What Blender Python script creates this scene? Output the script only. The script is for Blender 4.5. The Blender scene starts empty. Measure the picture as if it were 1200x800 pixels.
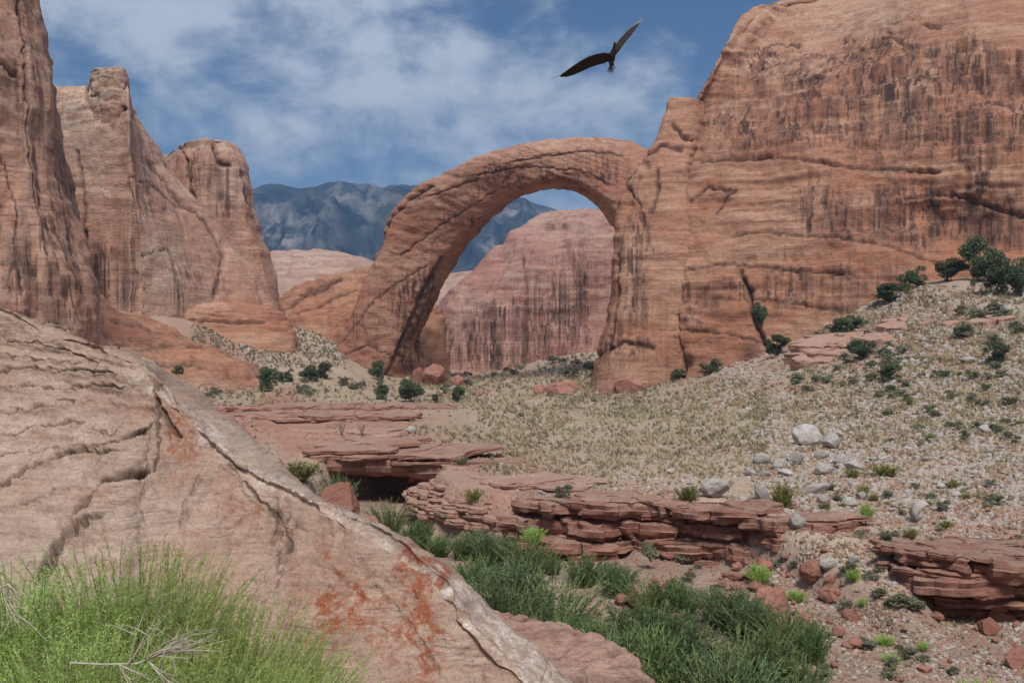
import bpy, math, random
import numpy as np
R = math.radians
scene = bpy.context.scene
C = scene.collection
F = 1100.0                     # focal length in photo pixels; camera at the origin, looking along +Y
HZ = 420.0                     # the photo row of the horizon

# ------------------------------------------------------------------ camera
cam_d = bpy.data.cameras.new("camera")
cam = bpy.data.objects.new("camera", cam_d); C.objects.link(cam)
cam.location = (0, 0, 0); cam.rotation_euler = (R(90), 0, 0)
cam_d.sensor_width = 36; cam_d.lens = 36 * F / 1200
cam_d.shift_y = (HZ - 400) / 1200
cam_d.clip_start = 0.1; cam_d.clip_end = 30000
scene.camera = cam

# ------------------------------------------------------------------ light
SUN_EL, SUN_AZ = R(53), R(174)          # azimuth clockwise from +Y (view direction)
sun_dir = (math.sin(SUN_AZ) * math.cos(SUN_EL), math.cos(SUN_AZ) * math.cos(SUN_EL), math.sin(SUN_EL))
w = bpy.data.worlds.new("World"); scene.world = w; w.use_nodes = True
nt = w.node_tree; nt.nodes.clear()
def wn(t, **k):
    n = nt.nodes.new(t)
    for a, b in k.items(): setattr(n, a, b)
    return n
sky = wn('ShaderNodeTexSky', sky_type='NISHITA', sun_disc=False, sun_elevation=SUN_EL, sun_rotation=SUN_AZ,
         altitude=1200, air_density=1.0, dust_density=0.6, ozone_density=2.0)
tc = wn('ShaderNodeTexCoord'); sep = wn('ShaderNodeSeparateXYZ'); nt.links.new(tc.outputs['Generated'], sep.inputs[0])
def wmath(op, a, b=None):
    n = wn('ShaderNodeMath', operation=op)
    for i, x in enumerate((a, b)):
        if x is None: continue
        if isinstance(x, (int, float)): n.inputs[i].default_value = x
        else: nt.links.new(x, n.inputs[i])
    return n.outputs[0]
cmb = wn('ShaderNodeMapping'); cmb.inputs['Scale'].default_value = (1, 1, 1.5); nt.links.new(tc.outputs['Generated'], cmb.inputs[0])
SKY_A, SKY_B = (8.8, 11.5, 4.5), (1.3, 9.7, 0)
def wnoise(scale, detail, dist, off, rough=0.55):
    mp = wn('ShaderNodeMapping'); mp.inputs['Location'].default_value = off
    nt.links.new(cmb.outputs[0], mp.inputs[0])
    n = wn('ShaderNodeTexNoise'); n.inputs['Scale'].default_value = scale; n.inputs['Detail'].default_value = detail
    n.inputs['Distortion'].default_value = dist; n.inputs['Roughness'].default_value = rough
    nt.links.new(mp.outputs[0], n.inputs['Vector']); return n.outputs[0]
def wramp(src, a, b, va=0.0, vb=1.0):
    r = wn('ShaderNodeMapRange'); r.interpolation_type = 'SMOOTHSTEP'
    nt.links.new(src, r.inputs[0]); r.inputs[1].default_value = a; r.inputs[2].default_value = b
    r.inputs[3].default_value = va; r.inputs[4].default_value = vb; return r.outputs[0]
big = wnoise(2.1, 4, 0.15, SKY_A)
mid = wnoise(6.5, 10, 0.15, SKY_B, 0.60)
mask = wramp(wmath('ADD', wmath('MULTIPLY', big, 0.48), wmath('MULTIPLY', mid, 0.52)), 0.445, 0.595, 0.0, 0.95)
mask = wmath('MULTIPLY', mask, wramp(mid, 0.25, 0.65, 0.55, 1.0))
tint = wn('ShaderNodeMix', data_type='RGBA', blend_type='MULTIPLY'); tint.inputs[0].default_value = 1
nt.links.new(sky.outputs[0], tint.inputs[6]); tint.inputs[7].default_value = (0.35, 0.41, 0.44, 1)
cl = wn('ShaderNodeMix', data_type='RGBA'); nt.links.new(mask, cl.inputs[0])
nt.links.new(tint.outputs[2], cl.inputs[6]); cl.inputs[7].default_value = (3.25, 3.65, 4.15, 1)
bg = wn('ShaderNodeBackground'); bg.inputs[1].default_value = 0.115
nt.links.new(cl.outputs[2], bg.inputs[0])
wo = wn('ShaderNodeOutputWorld'); nt.links.new(bg.outputs[0], wo.inputs[0])

sd = bpy.data.lights.new("sun", 'SUN'); sd.energy = 2.3; sd.angle = R(16); sd.color = (1.0, 0.95, 0.88)
so = bpy.data.objects.new("sun", sd); C.objects.link(so)
from mathutils import Vector, Matrix, Euler
so.rotation_euler = Vector(sun_dir).to_track_quat('Z', 'Y').to_euler()
scene.view_settings.view_transform = 'Standard'; scene.view_settings.look = 'None'
scene.view_settings.gamma = 1; scene.view_settings.exposure = 0.64
scene.render.engine = 'CYCLES'
scene.cycles.max_bounces = 6; scene.cycles.diffuse_bounces = 3
scene.cycles.glossy_bounces = 2; scene.cycles.transmission_bounces = 3; scene.cycles.transparent_max_bounces = 6

# ------------------------------------------------------------------ numpy noise
_rs = np.random.RandomState(11)
_perm = np.tile(_rs.permutation(256), 3)
_g = _rs.normal(size=(256, 3)); _g /= np.linalg.norm(_g, axis=1)[:, None]
def perlin(x, y, z):
    xi, yi, zi = np.floor(x).astype(np.int64), np.floor(y).astype(np.int64), np.floor(z).astype(np.int64)
    xf, yf, zf = x - xi, y - yi, z - zi
    u, v, ww = [t * t * t * (t * (t * 6 - 15) + 10) for t in (xf, yf, zf)]
    xi &= 255; yi &= 255; zi &= 255
    r = 0
    for dx in (0, 1):
        wx = u if dx else 1 - u
        for dy in (0, 1):
            wy = v if dy else 1 - v
            for dz in (0, 1):
                wz = ww if dz else 1 - ww
                g = _g[_perm[_perm[_perm[(xi + dx) & 255] + ((yi + dy) & 255)] + ((zi + dz) & 255)]]
                r = r + wx * wy * wz * (g[..., 0] * (xf - dx) + g[..., 1] * (yf - dy) + g[..., 2] * (zf - dz))
    return r * 1.5
def fbm(x, y, z, o=4, gain=0.5):
    r, a = 0, 1.0
    for i in range(o):
        r = r + a * perlin(x + 17.3 * i, y - 9.1 * i, z + 5.7 * i); a *= gain; x, y, z = x * 2.03, y * 2.03, z * 2.03
    return r
def ridged(x, y, z, o=3):
    r, a = 0, 1.0
    for i in range(o):
        r = r + a * (1 - 2 * np.abs(perlin(x + 31.3 * i, y + 3.1 * i, z - 7.7 * i))); a *= 0.5; x, y, z = x * 2.1, y * 2.1, z * 2.1
    return r
def sstep(a, b, x):
    t = np.clip((x - a) / (b - a), 0, 1); return t * t * (3 - 2 * t)
def W(px, py, Y): return ((px - 600) / F * Y, Y, (HZ - py) / F * Y)        # a photo point at depth Y
def Z(px, Y, z): return ((px - 600) / F * Y, Y, z)                          # photo column, depth, height
def segdist(qx, qy, pts):
    """distance to a polyline, and signed side (positive = above in picture terms) of the nearest segment"""
    best = np.full(qx.shape, 1e9)
    side = np.zeros(qx.shape)
    for (ax, ay), (bx, by) in zip(pts[:-1], pts[1:]):
        dx, dy = bx - ax, by - ay
        t = np.clip(((qx - ax) * dx + (qy - ay) * dy) / (dx * dx + dy * dy + 1e-9), 0, 1)
        ex, ey = qx - ax - t * dx, qy - ay - t * dy
        d = np.hypot(ex, ey); m = d < best
        best = np.where(m, d, best); side = np.where(m, np.sign(dx * ey - dy * ex), side)
    return best, side

# ------------------------------------------------------------------ mesh and object helpers
def mk_mesh(name, V, Fc, smooth=True, attrs=None, mats=()):
    me = bpy.data.meshes.new(name)
    V = np.asarray(V, dtype=np.float32).reshape(-1, 3)
    faces = Fc if isinstance(Fc, (list, tuple)) else [Fc]
    faces = [np.asarray(f, dtype=np.int32) for f in faces if len(f)]
    me.vertices.add(len(V)); me.vertices.foreach_set('co', V.ravel())
    nl = sum(f.size for f in faces); npoly = sum(len(f) for f in faces)
    me.loops.add(nl); me.loops.foreach_set('vertex_index', np.concatenate([f.ravel() for f in faces]))
    me.polygons.add(npoly)
    tot = np.concatenate([np.full(len(f), f.shape[1], dtype=np.int32) for f in faces])
    st = np.concatenate([[0], np.cumsum(tot)[:-1]]).astype(np.int32)
    me.polygons.foreach_set('loop_start', st)
    me.polygons.foreach_set('loop_total', tot)
    me.polygons.foreach_set('use_smooth', np.full(npoly, smooth, dtype=bool))
    me.update(calc_edges=True); me.validate()
    for k, a in (attrs or {}).items():
        at = me.attributes.new(k, 'FLOAT', 'POINT'); at.data.foreach_set('value', np.asarray(a, dtype=np.float32).ravel())
    for m in mats: me.materials.append(m)
    return me
def link(name, me, parent=None, loc=None):
    o = bpy.data.objects.new(name, me); C.objects.link(o)
    if parent is not None: o.parent = parent
    if loc is not None: o.location = loc
    return o
def tag(o, label=None, cat=None, group=None, kind=None):
    if label: o['label'] = label
    if cat: o['category'] = cat
    if group: o['group'] = group
    if kind: o['kind'] = kind
    return o
def empty(name, loc, label, cat, group=None):
    o = bpy.data.objects.new(name, None); C.objects.link(o); o.location = loc; o.empty_display_size = 0.2
    return tag(o, label, cat, group)

# ------------------------------------------------------------------ materials
class NB:
    def __init__(s, name):
        s.m = bpy.data.materials.new(name); s.m.use_nodes = True; s.t = s.m.node_tree; s.t.nodes.clear()
    def n(s, t, **k):
        x = s.t.nodes.new(t)
        for a, b in k.items(): setattr(x, a, b)
        return x
    def put(s, sock, v):
        if isinstance(v, bpy.types.NodeSocket): s.t.links.new(v, sock)
        elif isinstance(v, tuple) and len(v) == 3 and sock.type == 'RGBA': sock.default_value = (*v, 1)
        else: sock.default_value = v
    def math(s, op, a, b=0.0, clamp=False):
        x = s.n('ShaderNodeMath', operation=op, use_clamp=clamp); s.put(x.inputs[0], a); s.put(x.inputs[1], b); return x.outputs[0]
    def mix(s, f, a, b, mode='MIX'):
        x = s.n('ShaderNodeMix', data_type='RGBA', blend_type=mode); s.put(x.inputs[0], f); s.put(x.inputs[6], a); s.put(x.inputs[7], b); return x.outputs[2]
    def noise(s, vec, scale, detail=4, rough=0.55, dist=0.0):
        x = s.n('ShaderNodeTexNoise'); s.put(x.inputs['Vector'], vec); s.put(x.inputs['Scale'], scale)
        s.put(x.inputs['Detail'], detail); s.put(x.inputs['Roughness'], rough); s.put(x.inputs['Distortion'], dist); return x.outputs[0]
    def scale(s, vec, sc, rot=(0, 0, 0), loc=(0, 0, 0)):
        x = s.n('ShaderNodeMapping'); s.put(x.inputs[0], vec); x.inputs['Scale'].default_value = sc; x.inputs['Rotation'].default_value = rot
        x.inputs['Location'].default_value = loc; return x.outputs[0]
    def ramp(s, v, a, b, va=0.0, vb=1.0):
        x = s.n('ShaderNodeMapRange', interpolation_type='SMOOTHSTEP'); s.put(x.inputs[0], v)
        for i, q in enumerate((a, b, va, vb)): x.inputs[i + 1].default_value = q
        return x.outputs[0]
    def attr(s, name):
        return s.n('ShaderNodeAttribute', attribute_name=name).outputs['Fac']
    def objrand(s): return s.n('ShaderNodeObjectInfo').outputs['Random']
    def pos(s, obj=False):
        return s.n('ShaderNodeTexCoord').outputs['Object'] if obj else s.n('ShaderNodeNewGeometry').outputs['Position']
    def bump(s, h, strength, dist, normal=None):
        x = s.n('ShaderNodeBump'); s.put(x.inputs['Height'], h); x.inputs['Strength'].default_value = strength
        x.inputs['Distance'].default_value = dist
        if normal is not None: s.put(x.inputs['Normal'], normal)
        return x.outputs[0]
    def out(s, col, normal=None, rough=0.9, spec=0.2, trans=None):
        b = s.n('ShaderNodeBsdfPrincipled'); s.put(b.inputs['Base Color'], col); b.inputs['Roughness'].default_value = rough
        b.inputs['Specular IOR Level'].default_value = spec
        if normal is not None: s.put(b.inputs['Normal'], normal)
        sh = b.outputs[0]
        if trans:
            t = s.n('ShaderNodeBsdfTranslucent'); s.put(t.inputs[0], col); mx = s.n('ShaderNodeMixShader'); mx.inputs[0].default_value = trans
            s.t.links.new(sh, mx.inputs[1]); s.t.links.new(t.outputs[0], mx.inputs[2]); sh = mx.outputs[0]
        o = s.n('ShaderNodeOutputMaterial'); s.t.links.new(sh, o.inputs[0]); return s.m

def rock_mat(name, c1, c2, c3, dark=(0.095, 0.058, 0.05), warm=(0.42, 0.17, 0.09), pale=(0.62, 0.48, 0.38), S=1.0, obj=False,
             band=(0.03, 0.03, 0.55), tilt=(0.10, 0.05, 0), streak=(0.42, 0.42, 0.010), bump=0.6, varn=0.0, fine=4.0, crack=0.0, vary=0.0, dust=0.0, seams=1.0):
    """S: size of the features in metres (1 = whole cliff seen from 250 m)."""
    b = NB(name); p = b.pos(obj)
    k = 1.0 / S
    if vary: # every copied stone samples its own place of the noise
        a = b.n('ShaderNodeVectorMath', operation='ADD'); b.put(a.inputs[0], p)
        cx = b.n('ShaderNodeCombineXYZ'); r = b.math('MULTIPLY', b.objrand(), 57.0)
        for i in range(3): b.put(cx.inputs[i], r)
        b.put(a.inputs[1], cx.outputs[0]); p = a.outputs[0]
    big = b.noise(b.scale(p, (0.035 * k, 0.035 * k, 0.06 * k)), 1.0, 5, 0.6, 0.4)
    col = b.mix(b.ramp(big, 0.38, 0.62), c1, c2)
    bd = b.noise(b.scale(p, tuple(q * k for q in band), tilt), 1.0, 7, 0.68, 0.35)
    col = b.mix(b.ramp(bd, 0.45, 0.66, 0, 0.75), col, c3)
    bd2 = b.noise(b.scale(p, (band[0] * k * 3.4, band[1] * k * 3.4, band[2] * k * 2.3), tilt), 1.0, 7, 0.72, 0.8)
    col = b.mix(b.ramp(bd2, 0.36, 0.64, 0.84, 1.10), (0, 0, 0), col)
    mott = b.noise(b.scale(p, (0.3 * k,) * 3), 1.0, 6, 0.65)
    mot2 = b.noise(b.scale(p, (1.3 * k,) * 3), 1.0, 7, 0.75)
    wm = b.math('MULTIPLY', b.math('MULTIPLY', b.attr('warm'), b.ramp(mott, 0.36, 0.58)), b.ramp(mot2, 0.38, 0.56, .15, 1.0), True)
    col = b.mix(wm, col, warm)
    pl = b.math('MULTIPLY', b.math('MULTIPLY', b.attr('pale'), b.ramp(mott, 0.62, 0.36)), b.ramp(mot2, 0.60, 0.42, .35, 1.0), True)
    col = b.mix(pl, col, pale)
    stw = b.noise(b.scale(p, (0.06 * k, 0.06 * k, 0.03 * k)), 1.0, 4, 0.6)
    amt = b.math('ADD', b.attr('stain'), b.math('MULTIPLY', b.ramp(stw, 0.45, 0.65), varn))
    amt1 = b.math('MINIMUM', amt, 1.0)
    sA = b.noise(b.scale(p, (streak[0] * k, streak[1] * k, 0.012 * k)), 1.0, 3, 0.5)
    sB = b.noise(b.scale(p, (streak[0] * k * 2.6, streak[1] * k * 2.6, streak[2] * k * 1.0), (0, 0, 0), (3, 9, 2)), 1.0, 3, 0.55)
    edge = b.noise(b.scale(p, (0.16 * k, 0.16 * k, 0.035 * k)), 1.0, 4, 0.6)
    amt2 = b.math('MULTIPLY', amt1, b.ramp(edge, 0.30, 0.60, 0.45, 1.0))
    fA = b.math('MULTIPLY', b.ramp(b.math('ADD', sA, b.math('MULTIPLY', amt2, 0.10)), 0.48, 0.64), b.math('MULTIPLY', amt2, 0.72))
    col = b.mix(fA, col, (dark[0] * 1.45, dark[1] * 1.35, dark[2] * 1.3))
    fB = b.math('MULTIPLY', b.ramp(b.math('ADD', sB, b.math('MULTIPLY', amt2, 0.05)), 0.53, 0.63), b.math('MULTIPLY', amt2, 0.85))
    col = b.mix(fB, col, (dark[0] * .8, dark[1] * .8, dark[2] * .8))
    sC = b.noise(b.scale(p, (streak[0] * k * 1.9, streak[1] * k * 1.9, streak[2] * k * .8), (0, 0, 0), (13, 1, 5)), 1.0, 3, 0.5)
    col = b.mix(b.math('MULTIPLY', b.ramp(sC, 0.55, 0.66), b.math('MULTIPLY', amt1, 0.5)), col, warm)
    # light mineral streaks next to the dark ones
    st2 = b.noise(b.scale(p, tuple(q * k * 2.4 for q in streak), (0, 0, 0), (7, 3, 1)), 1.0, 4, 0.6)
    f2 = b.math('MULTIPLY', b.ramp(st2, 0.56, 0.74, 0, 0.35), b.math('MINIMUM', amt, 1.0))
    col = b.mix(f2, col, pale)
    gr = b.noise(p, fine * k, 6, 0.75)
    col = b.mix(b.ramp(gr, 0.3, 0.7, 0.70, 1.20), (0, 0, 0), col)
    g2 = b.noise(b.scale(p, (0.9 * k, 0.9 * k, 1.6 * k), tilt), 1.0, 8, 0.78, 0.3)
    col = b.mix(b.ramp(g2, 0.36, 0.64, 0.80, 1.13), (0, 0, 0), col)
    # thin dark bedding seams that come and go
    sm = b.noise(b.scale(p, (0.018 * k, 0.018 * k, band[2] * .55 * k), tilt), 1.0, 5, 0.62, 0.5)
    seam = b.math('MULTIPLY', b.ramp(b.math('ABSOLUTE', b.math('SUBTRACT', sm, 0.5)), 0.0, 0.010, 1, 0), b.ramp(b.noise(b.scale(p, (0.1 * k, 0.1 * k, 0.2 * k)), 1.0, 3), 0.48, 0.60))
    col = b.mix(b.math('MULTIPLY', seam, 0.6 * seams), col, tuple(q * .9 for q in dark))
    if vary:
        rv = b.math('ADD', b.math('MULTIPLY', b.objrand(), 2 * vary), 1 - vary)
        hs = b.n('ShaderNodeHueSaturation'); b.put(hs.inputs['Color'], col); b.put(hs.inputs['Value'], rv); col = hs.outputs[0]
    if dust: # sand and grit lying on the flat tops
        nz = b.n('ShaderNodeSeparateXYZ'); b.put(nz.inputs[0], b.n('ShaderNodeNewGeometry').outputs['Normal'])
        dn = b.noise(b.pos(), 0.9, 6, 0.7)
        df = b.math('MULTIPLY', b.ramp(nz.outputs[2], 0.72, 0.97), b.ramp(dn, 0.36, 0.58, 0.15, 1.0))
        grit = b.mix(b.ramp(b.noise(b.pos(), 7.0, 4, 0.7), 0.4, 0.6), (0.33, 0.23, 0.165), (0.44, 0.345, 0.265))
        col = b.mix(b.math('MULTIPLY', df, dust), col, grit)
    h = b.math('ADD', b.math('MULTIPLY', bd2, 0.7), b.math('MULTIPLY', gr, 0.4))
    col = b.mix(b.math('MULTIPLY', b.attr('crackm'), 0.7), col, tuple(q * .8 for q in dark))
    h = b.math('ADD', b.math('ADD', h, b.math('MULTIPLY', g2, 1.3)), b.math('MULTIPLY', bd, 0.5))
    h = b.math('SUBTRACT', h, b.math('MULTIPLY', seam, 0.35 * seams))
    if crack:
        wv = b.noise(b.scale(p, (0.25 * k, 0.25 * k, 2.2 * k), (0.12, 0.18, 0)), 1.0, 3, 0.5, 0.3)
        ln = b.math('ABSOLUTE', b.math('SUBTRACT', wv, 0.5))
        ck = b.ramp(ln, 0.0, 0.012, 1, 0)
        h = b.math('SUBTRACT', h, b.math('MULTIPLY', ck, crack))
        col = b.mix(b.math('MULTIPLY', ck, 0.35), col, dark)
    nrm = b.bump(h, bump, 0.9 * S)
    return b.out(col, nrm, 0.92, 0.15)

M_CLIFF = rock_mat('sandstone_cliff', (0.51, 0.25, 0.155), (0.61, 0.36, 0.245), (0.39, 0.18, 0.12), varn=0.30, pale=(.66, .48, .35))
M_LEFT = rock_mat('sandstone_tower', (0.60, 0.345, 0.245), (0.67, 0.435, 0.33), (0.49, 0.265, 0.195), varn=0.26, pale=(0.76, 0.60, 0.48))
M_BACK = rock_mat('sandstone_far', (0.53, 0.275, 0.225), (0.60, 0.37, 0.31), (0.43, 0.205, 0.17), varn=0.40, pale=(0.58, 0.44, 0.36))
M_PINKD = rock_mat('pale_pink_rock', (0.58, 0.38, 0.30), (0.64, 0.45, 0.36), (0.5, 0.32, 0.25), varn=0.0)
M_ARCH = rock_mat('sandstone_arch', (0.51, 0.25, 0.17), (0.60, 0.355, 0.25), (0.39, 0.175, 0.125), varn=0.30, pale=(.66, .48, .36), S=0.8)
M_FORE = rock_mat('foreground_sandstone', (0.45, 0.31, 0.235), (0.52, 0.385, 0.305), (0.38, 0.25, 0.19), S=0.06, warm=(0.34, 0.115, 0.06),
                  pale=(0.72, 0.60, 0.52), dark=(0.13, 0.09, 0.07), band=(0.05, 0.05, 0.7), tilt=(0.2, 0.22, 0), bump=0.45, fine=3.0, crack=0.5)
M_LEDGE = rock_mat('red_ledge_rock', (0.38, 0.175, 0.13), (0.47, 0.265, 0.205), (0.29, 0.13, 0.10), S=0.16, dust=.6, warm=(0.4, 0.16, 0.09), bump=0.7, band=(0.06, 0.06, 1.1), fine=2.0, vary=0.12)
M_PINK = rock_mat('pink_slab_rock', (0.50, 0.29, 0.225), (0.57, 0.36, 0.28), (0.40, 0.22, 0.17), S=0.12, bump=0.6, band=(0.06, 0.06, 0.9), fine=2.0, crack=0.3, dust=.35)
M_RED = rock_mat('red_boulder_rock', (0.36, 0.165, 0.12), (0.42, 0.22, 0.17), (0.30, 0.14, 0.10), S=0.12, obj=True, vary=0.15, bump=0.5, fine=2.0)
M_GREY = rock_mat('pale_grey_boulder_rock', (0.40, 0.36, 0.33), (0.50, 0.47, 0.44), (0.33, 0.28, 0.245), S=0.05, obj=True, vary=0.15, bump=0.4, fine=2.0, band=(0.05, 0.05, 0.1))

def foliage_mat(name, a, b_, trans=0.25, scale=2.0):
    b = NB(name); p = b.pos(True)
    n = b.noise(p, scale, 4, 0.6)
    col = b.mix(b.ramp(n, 0.35, 0.65), a, b_)
    rnd = b.n('ShaderNodeNewGeometry').outputs['Random Per Island']
    hs = b.n('ShaderNodeHueSaturation'); b.put(hs.inputs['Color'], col)
    b.put(hs.inputs['Value'], b.math('MULTIPLY', b.math('ADD', b.math('MULTIPLY', rnd, 0.7), 0.65), b.math('ADD', b.math('MULTIPLY', b.objrand(), 0.45), 0.78)))
    b.put(hs.inputs['Hue'], b.math('ADD', b.math('MULTIPLY', b.objrand(), 0.04), 0.48))
    return b.out(hs.outputs[0], None, 0.7, 0.2, trans)
M_LEAF_FORE = foliage_mat('bright_green_stem', (0.33, 0.48, 0.10), (0.50, 0.62, 0.22), 0.45, 3.0)
M_LEAF_GULLY = foliage_mat('dark_green_leaf', (0.10, 0.165, 0.065), (0.18, 0.26, 0.10), 0.35, 1.2)
M_LEAF_JUNI = foliage_mat('juniper_green', (0.085, 0.12, 0.06), (0.135, 0.175, 0.085), 0.2, 0.6)
M_LEAF_SAGE = foliage_mat('sage_green', (0.18, 0.19, 0.12), (0.28, 0.285, 0.19), 0.2, 2.0)
M_LEAF_YEL = foliage_mat('yellow_green', (0.20, 0.21, 0.06), (0.30, 0.29, 0.11), 0.2, 2.0)
M_TUFT = foliage_mat('dry_grass', (0.38, 0.325, 0.18), (0.48, 0.41, 0.25), 0.2, 0.09)
M_TUFT2 = foliage_mat('sage_tuft', (0.21, 0.205, 0.13), (0.33, 0.31, 0.20), 0.2, 0.09)
def plain(name, c, rough=0.8, nz=0.0, sc=20):
    b = NB(name); p = b.pos(True); col = b.mix(b.ramp(b.noise(p, sc, 5, 0.6), 0.3, 0.7), tuple(q * (1 - nz) for q in c), tuple(min(1, q * (1 + nz)) for q in c))
    return b.out(col, b.bump(b.noise(p, sc * 2, 4), 0.3, 0.01), rough)
M_BARK = plain('grey_bark', (0.16, 0.13, 0.10), nz=0.3)
M_TWIG = plain('bleached_twig', (0.42, 0.37, 0.30), nz=0.25, sc=30)
M_FEATH = plain('dark_brown_feather', (0.035, 0.026, 0.02), nz=0.5, sc=30)
M_FLIGHT = plain('grey_flight_feather', (0.20, 0.19, 0.17), nz=0.35, sc=25)
M_HEADRED = plain('bare_red_skin', (0.16, 0.05, 0.035), nz=0.2)

# ------------------------------------------------------------------ lofted rock masses
def crom(P, counts, closed, lin=0.0):
    """P [n,...,3] -> dense samples; counts per segment"""
    n = len(P); out = []
    segs = n if closed else n - 1
    for i in range(segs):
        if closed: p0, p1, p2, p3 = P[(i - 1) % n], P[i], P[(i + 1) % n], P[(i + 2) % n]
        else: p0, p1, p2, p3 = P[max(i - 1, 0)], P[i], P[i + 1], P[min(i + 2, n - 1)]
        last = (not closed) and i == segs - 1
        k = counts[i]
        t = (np.arange(k + (1 if last else 0)) / k).reshape((-1,) + (1,) * (P[0].ndim))
        a = 0.5 * (2 * p1 + (p2 - p0) * t + (2 * p0 - 5 * p1 + 4 * p2 - p3) * t ** 2 + (3 * p1 - p0 - 3 * p2 + p3) * t ** 3)
        if lin: a = a * (1 - lin) + lin * (p1 + (p2 - p1) * t)
        out.append(a)
    return np.concatenate(out)
def grid_normals(G):
    du = np.roll(G, -1, 1) - np.roll(G, 1, 1)
    dv = np.gradient(G, axis=0)
    n = np.cross(du, dv); n /= np.linalg.norm(n, axis=2)[..., None] + 1e-9
    c = G.mean((0, 1)); s = np.sign(((G - c) * n).sum(2).mean())
    return n * s, s
def loft(ctrl, rc, lc, lin=0.25, disp=None, cap=True):
    """ctrl [L][N] points, rc samples per ring segment, lc samples per level segment. Returns grid."""
    ctrl = np.array(ctrl, dtype=float)
    if cap:
        top = ctrl[-1]; c = top.mean(0); ctrl = np.concatenate([ctrl, (c + (top - c) * 0.45 + [0, 0, 0.02 * np.ptp(top[:, 0])])[None], (c + (top - c) * 0.01 + [0, 0, 0.03 * np.ptp(top[:, 0])])[None]])
        lc = list(lc) + [max(6, lc[-1] // 2), 5]
    ring = crom(ctrl.transpose(1, 0, 2), rc, True, lin)         # M, L, 3
    G = crom(ring.transpose(1, 0, 2), lc, False, lin)           # K, M, 3
    attrs = {}
    if disp:
        n, s = grid_normals(G)
        d, attrs = disp(G, n)
        G = G + n * d[..., None]
    return G, attrs
def grid_mesh(name, G, attrs, mat, smooth=True):
    K, M = G.shape[:2]
    i = np.arange(K - 1)[:, None] * M; j = np.arange(M)[None]; j2 = (j + 1) % M
    q = np.stack([i + j, i + j2, i + M + j2, i + M + j], -1).reshape(-1, 4)
    n, s = grid_normals(G)
    if s < 0: q = q[:, ::-1]
    return mk_mesh(name, G, q, smooth, attrs, [mat])
def proj(G):
    Y = np.maximum(G[..., 1], 0.5); return 600 + F * G[..., 0] / Y, HZ - F * G[..., 2] / Y
def blobs(px, py, L, warp=6.0, ws=30.0):
    wx = px + warp * perlin(px / ws, py / ws, px * 0 + 3.3) * 2; wy = py + warp * perlin(px / ws, py / ws, px * 0 + 8.3) * 2
    r = np.zeros(px.shape)
    for cx, cy, rx, ry, v in L:
        r += v * np.exp(-(((wx - cx) / rx) ** 2 + ((wy - cy) / ry) ** 2) ** 1.3)
    return r
def cracks(px, py, Y, L, warp=3.0, ws=18.0):
    wx = px + warp * perlin(px / ws, py / ws, px * 0 + 1.1) * 2; wy = py + warp * perlin(px / ws, py / ws, px * 0 + 5.1) * 2
    d = np.zeros(px.shape); m = np.zeros(px.shape)
    for pts, wid, dep in L:
        dd, side = segdist(wx, wy, pts)
        wv = wid * (0.7 + 0.6 * (0.5 + perlin(px / 25, py / 25, px * 0 + 9.0)))
        g = np.exp(-(dd / wv) ** 2)
        d -= dep * g; m = np.maximum(m, g)
    return d, m
def rock_disp(A=(2.5, 0.9, 0.8), Ls=(28, 3.2, 9), dents=(), crk=(), stain=(), warm=(), pale=(), tilt=0.05, frac=0.0, ledge=1.0, warp=6, cw=1.3, csc=7.0):
    def f(G, n):
        x, y, z = G[..., 0], G[..., 1], G[..., 2]
        px, py = proj(G)
        front = (n[..., 1] < 0.25).astype(float)
        s = z + tilt * x + 1.3 * Ls[1] * 0.5 * perlin(x / (Ls[1] * 7), y / (Ls[1] * 7), z / (Ls[1] * 7))
        st = perlin(x / (Ls[1] * 14), y / (Ls[1] * 14), s / Ls[1]); st2 = perlin(x / (Ls[1] * 6) + 5, y / (Ls[1] * 6), s / Ls[1] * 2.6)
        st = np.tanh(st * 3.0) * 0.6 + 0.4 * np.tanh(st2 * 3)
        d = A[0] * fbm(x / Ls[0], y / Ls[0], z / Ls[0], 5) + A[1] * st * (0.45 + 0.9 * np.clip(0.5 + fbm(x / 30 / Ls[1] * 3, y / 30 / Ls[1] * 3, z / 12 / Ls[1] * 3, 2), 0, 1)) * ledge
        d += A[2] * fbm(x / Ls[2], y / Ls[2], z / (Ls[2] * 0.6), 4, 0.6)
        if frac: # vertical joints
            r = ridged(x / (Ls[0] * 0.6), y / (Ls[0] * 0.6), z / (Ls[0] * 4), 2)
            d -= frac * sstep(0.75, 1.35, r)
        if dents: d -= blobs(px, py, dents, warp) * front
        if crk:
            c, m = cracks(px, py, y, crk, cw, csc); d += c * front
        else: m = 0 * d
        a = {'crackm': m * front, 'stain': (blobs(px, py, stain, warp * 1.5) if stain else 0 * d) + 0.3 * m, 'warm': blobs(px, py, warm, warp * 1.5) if warm else 0 * d,
             'pale': blobs(px, py, pale, warp * 1.5) if pale else 0 * d}
        return d, a
    return f

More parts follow.
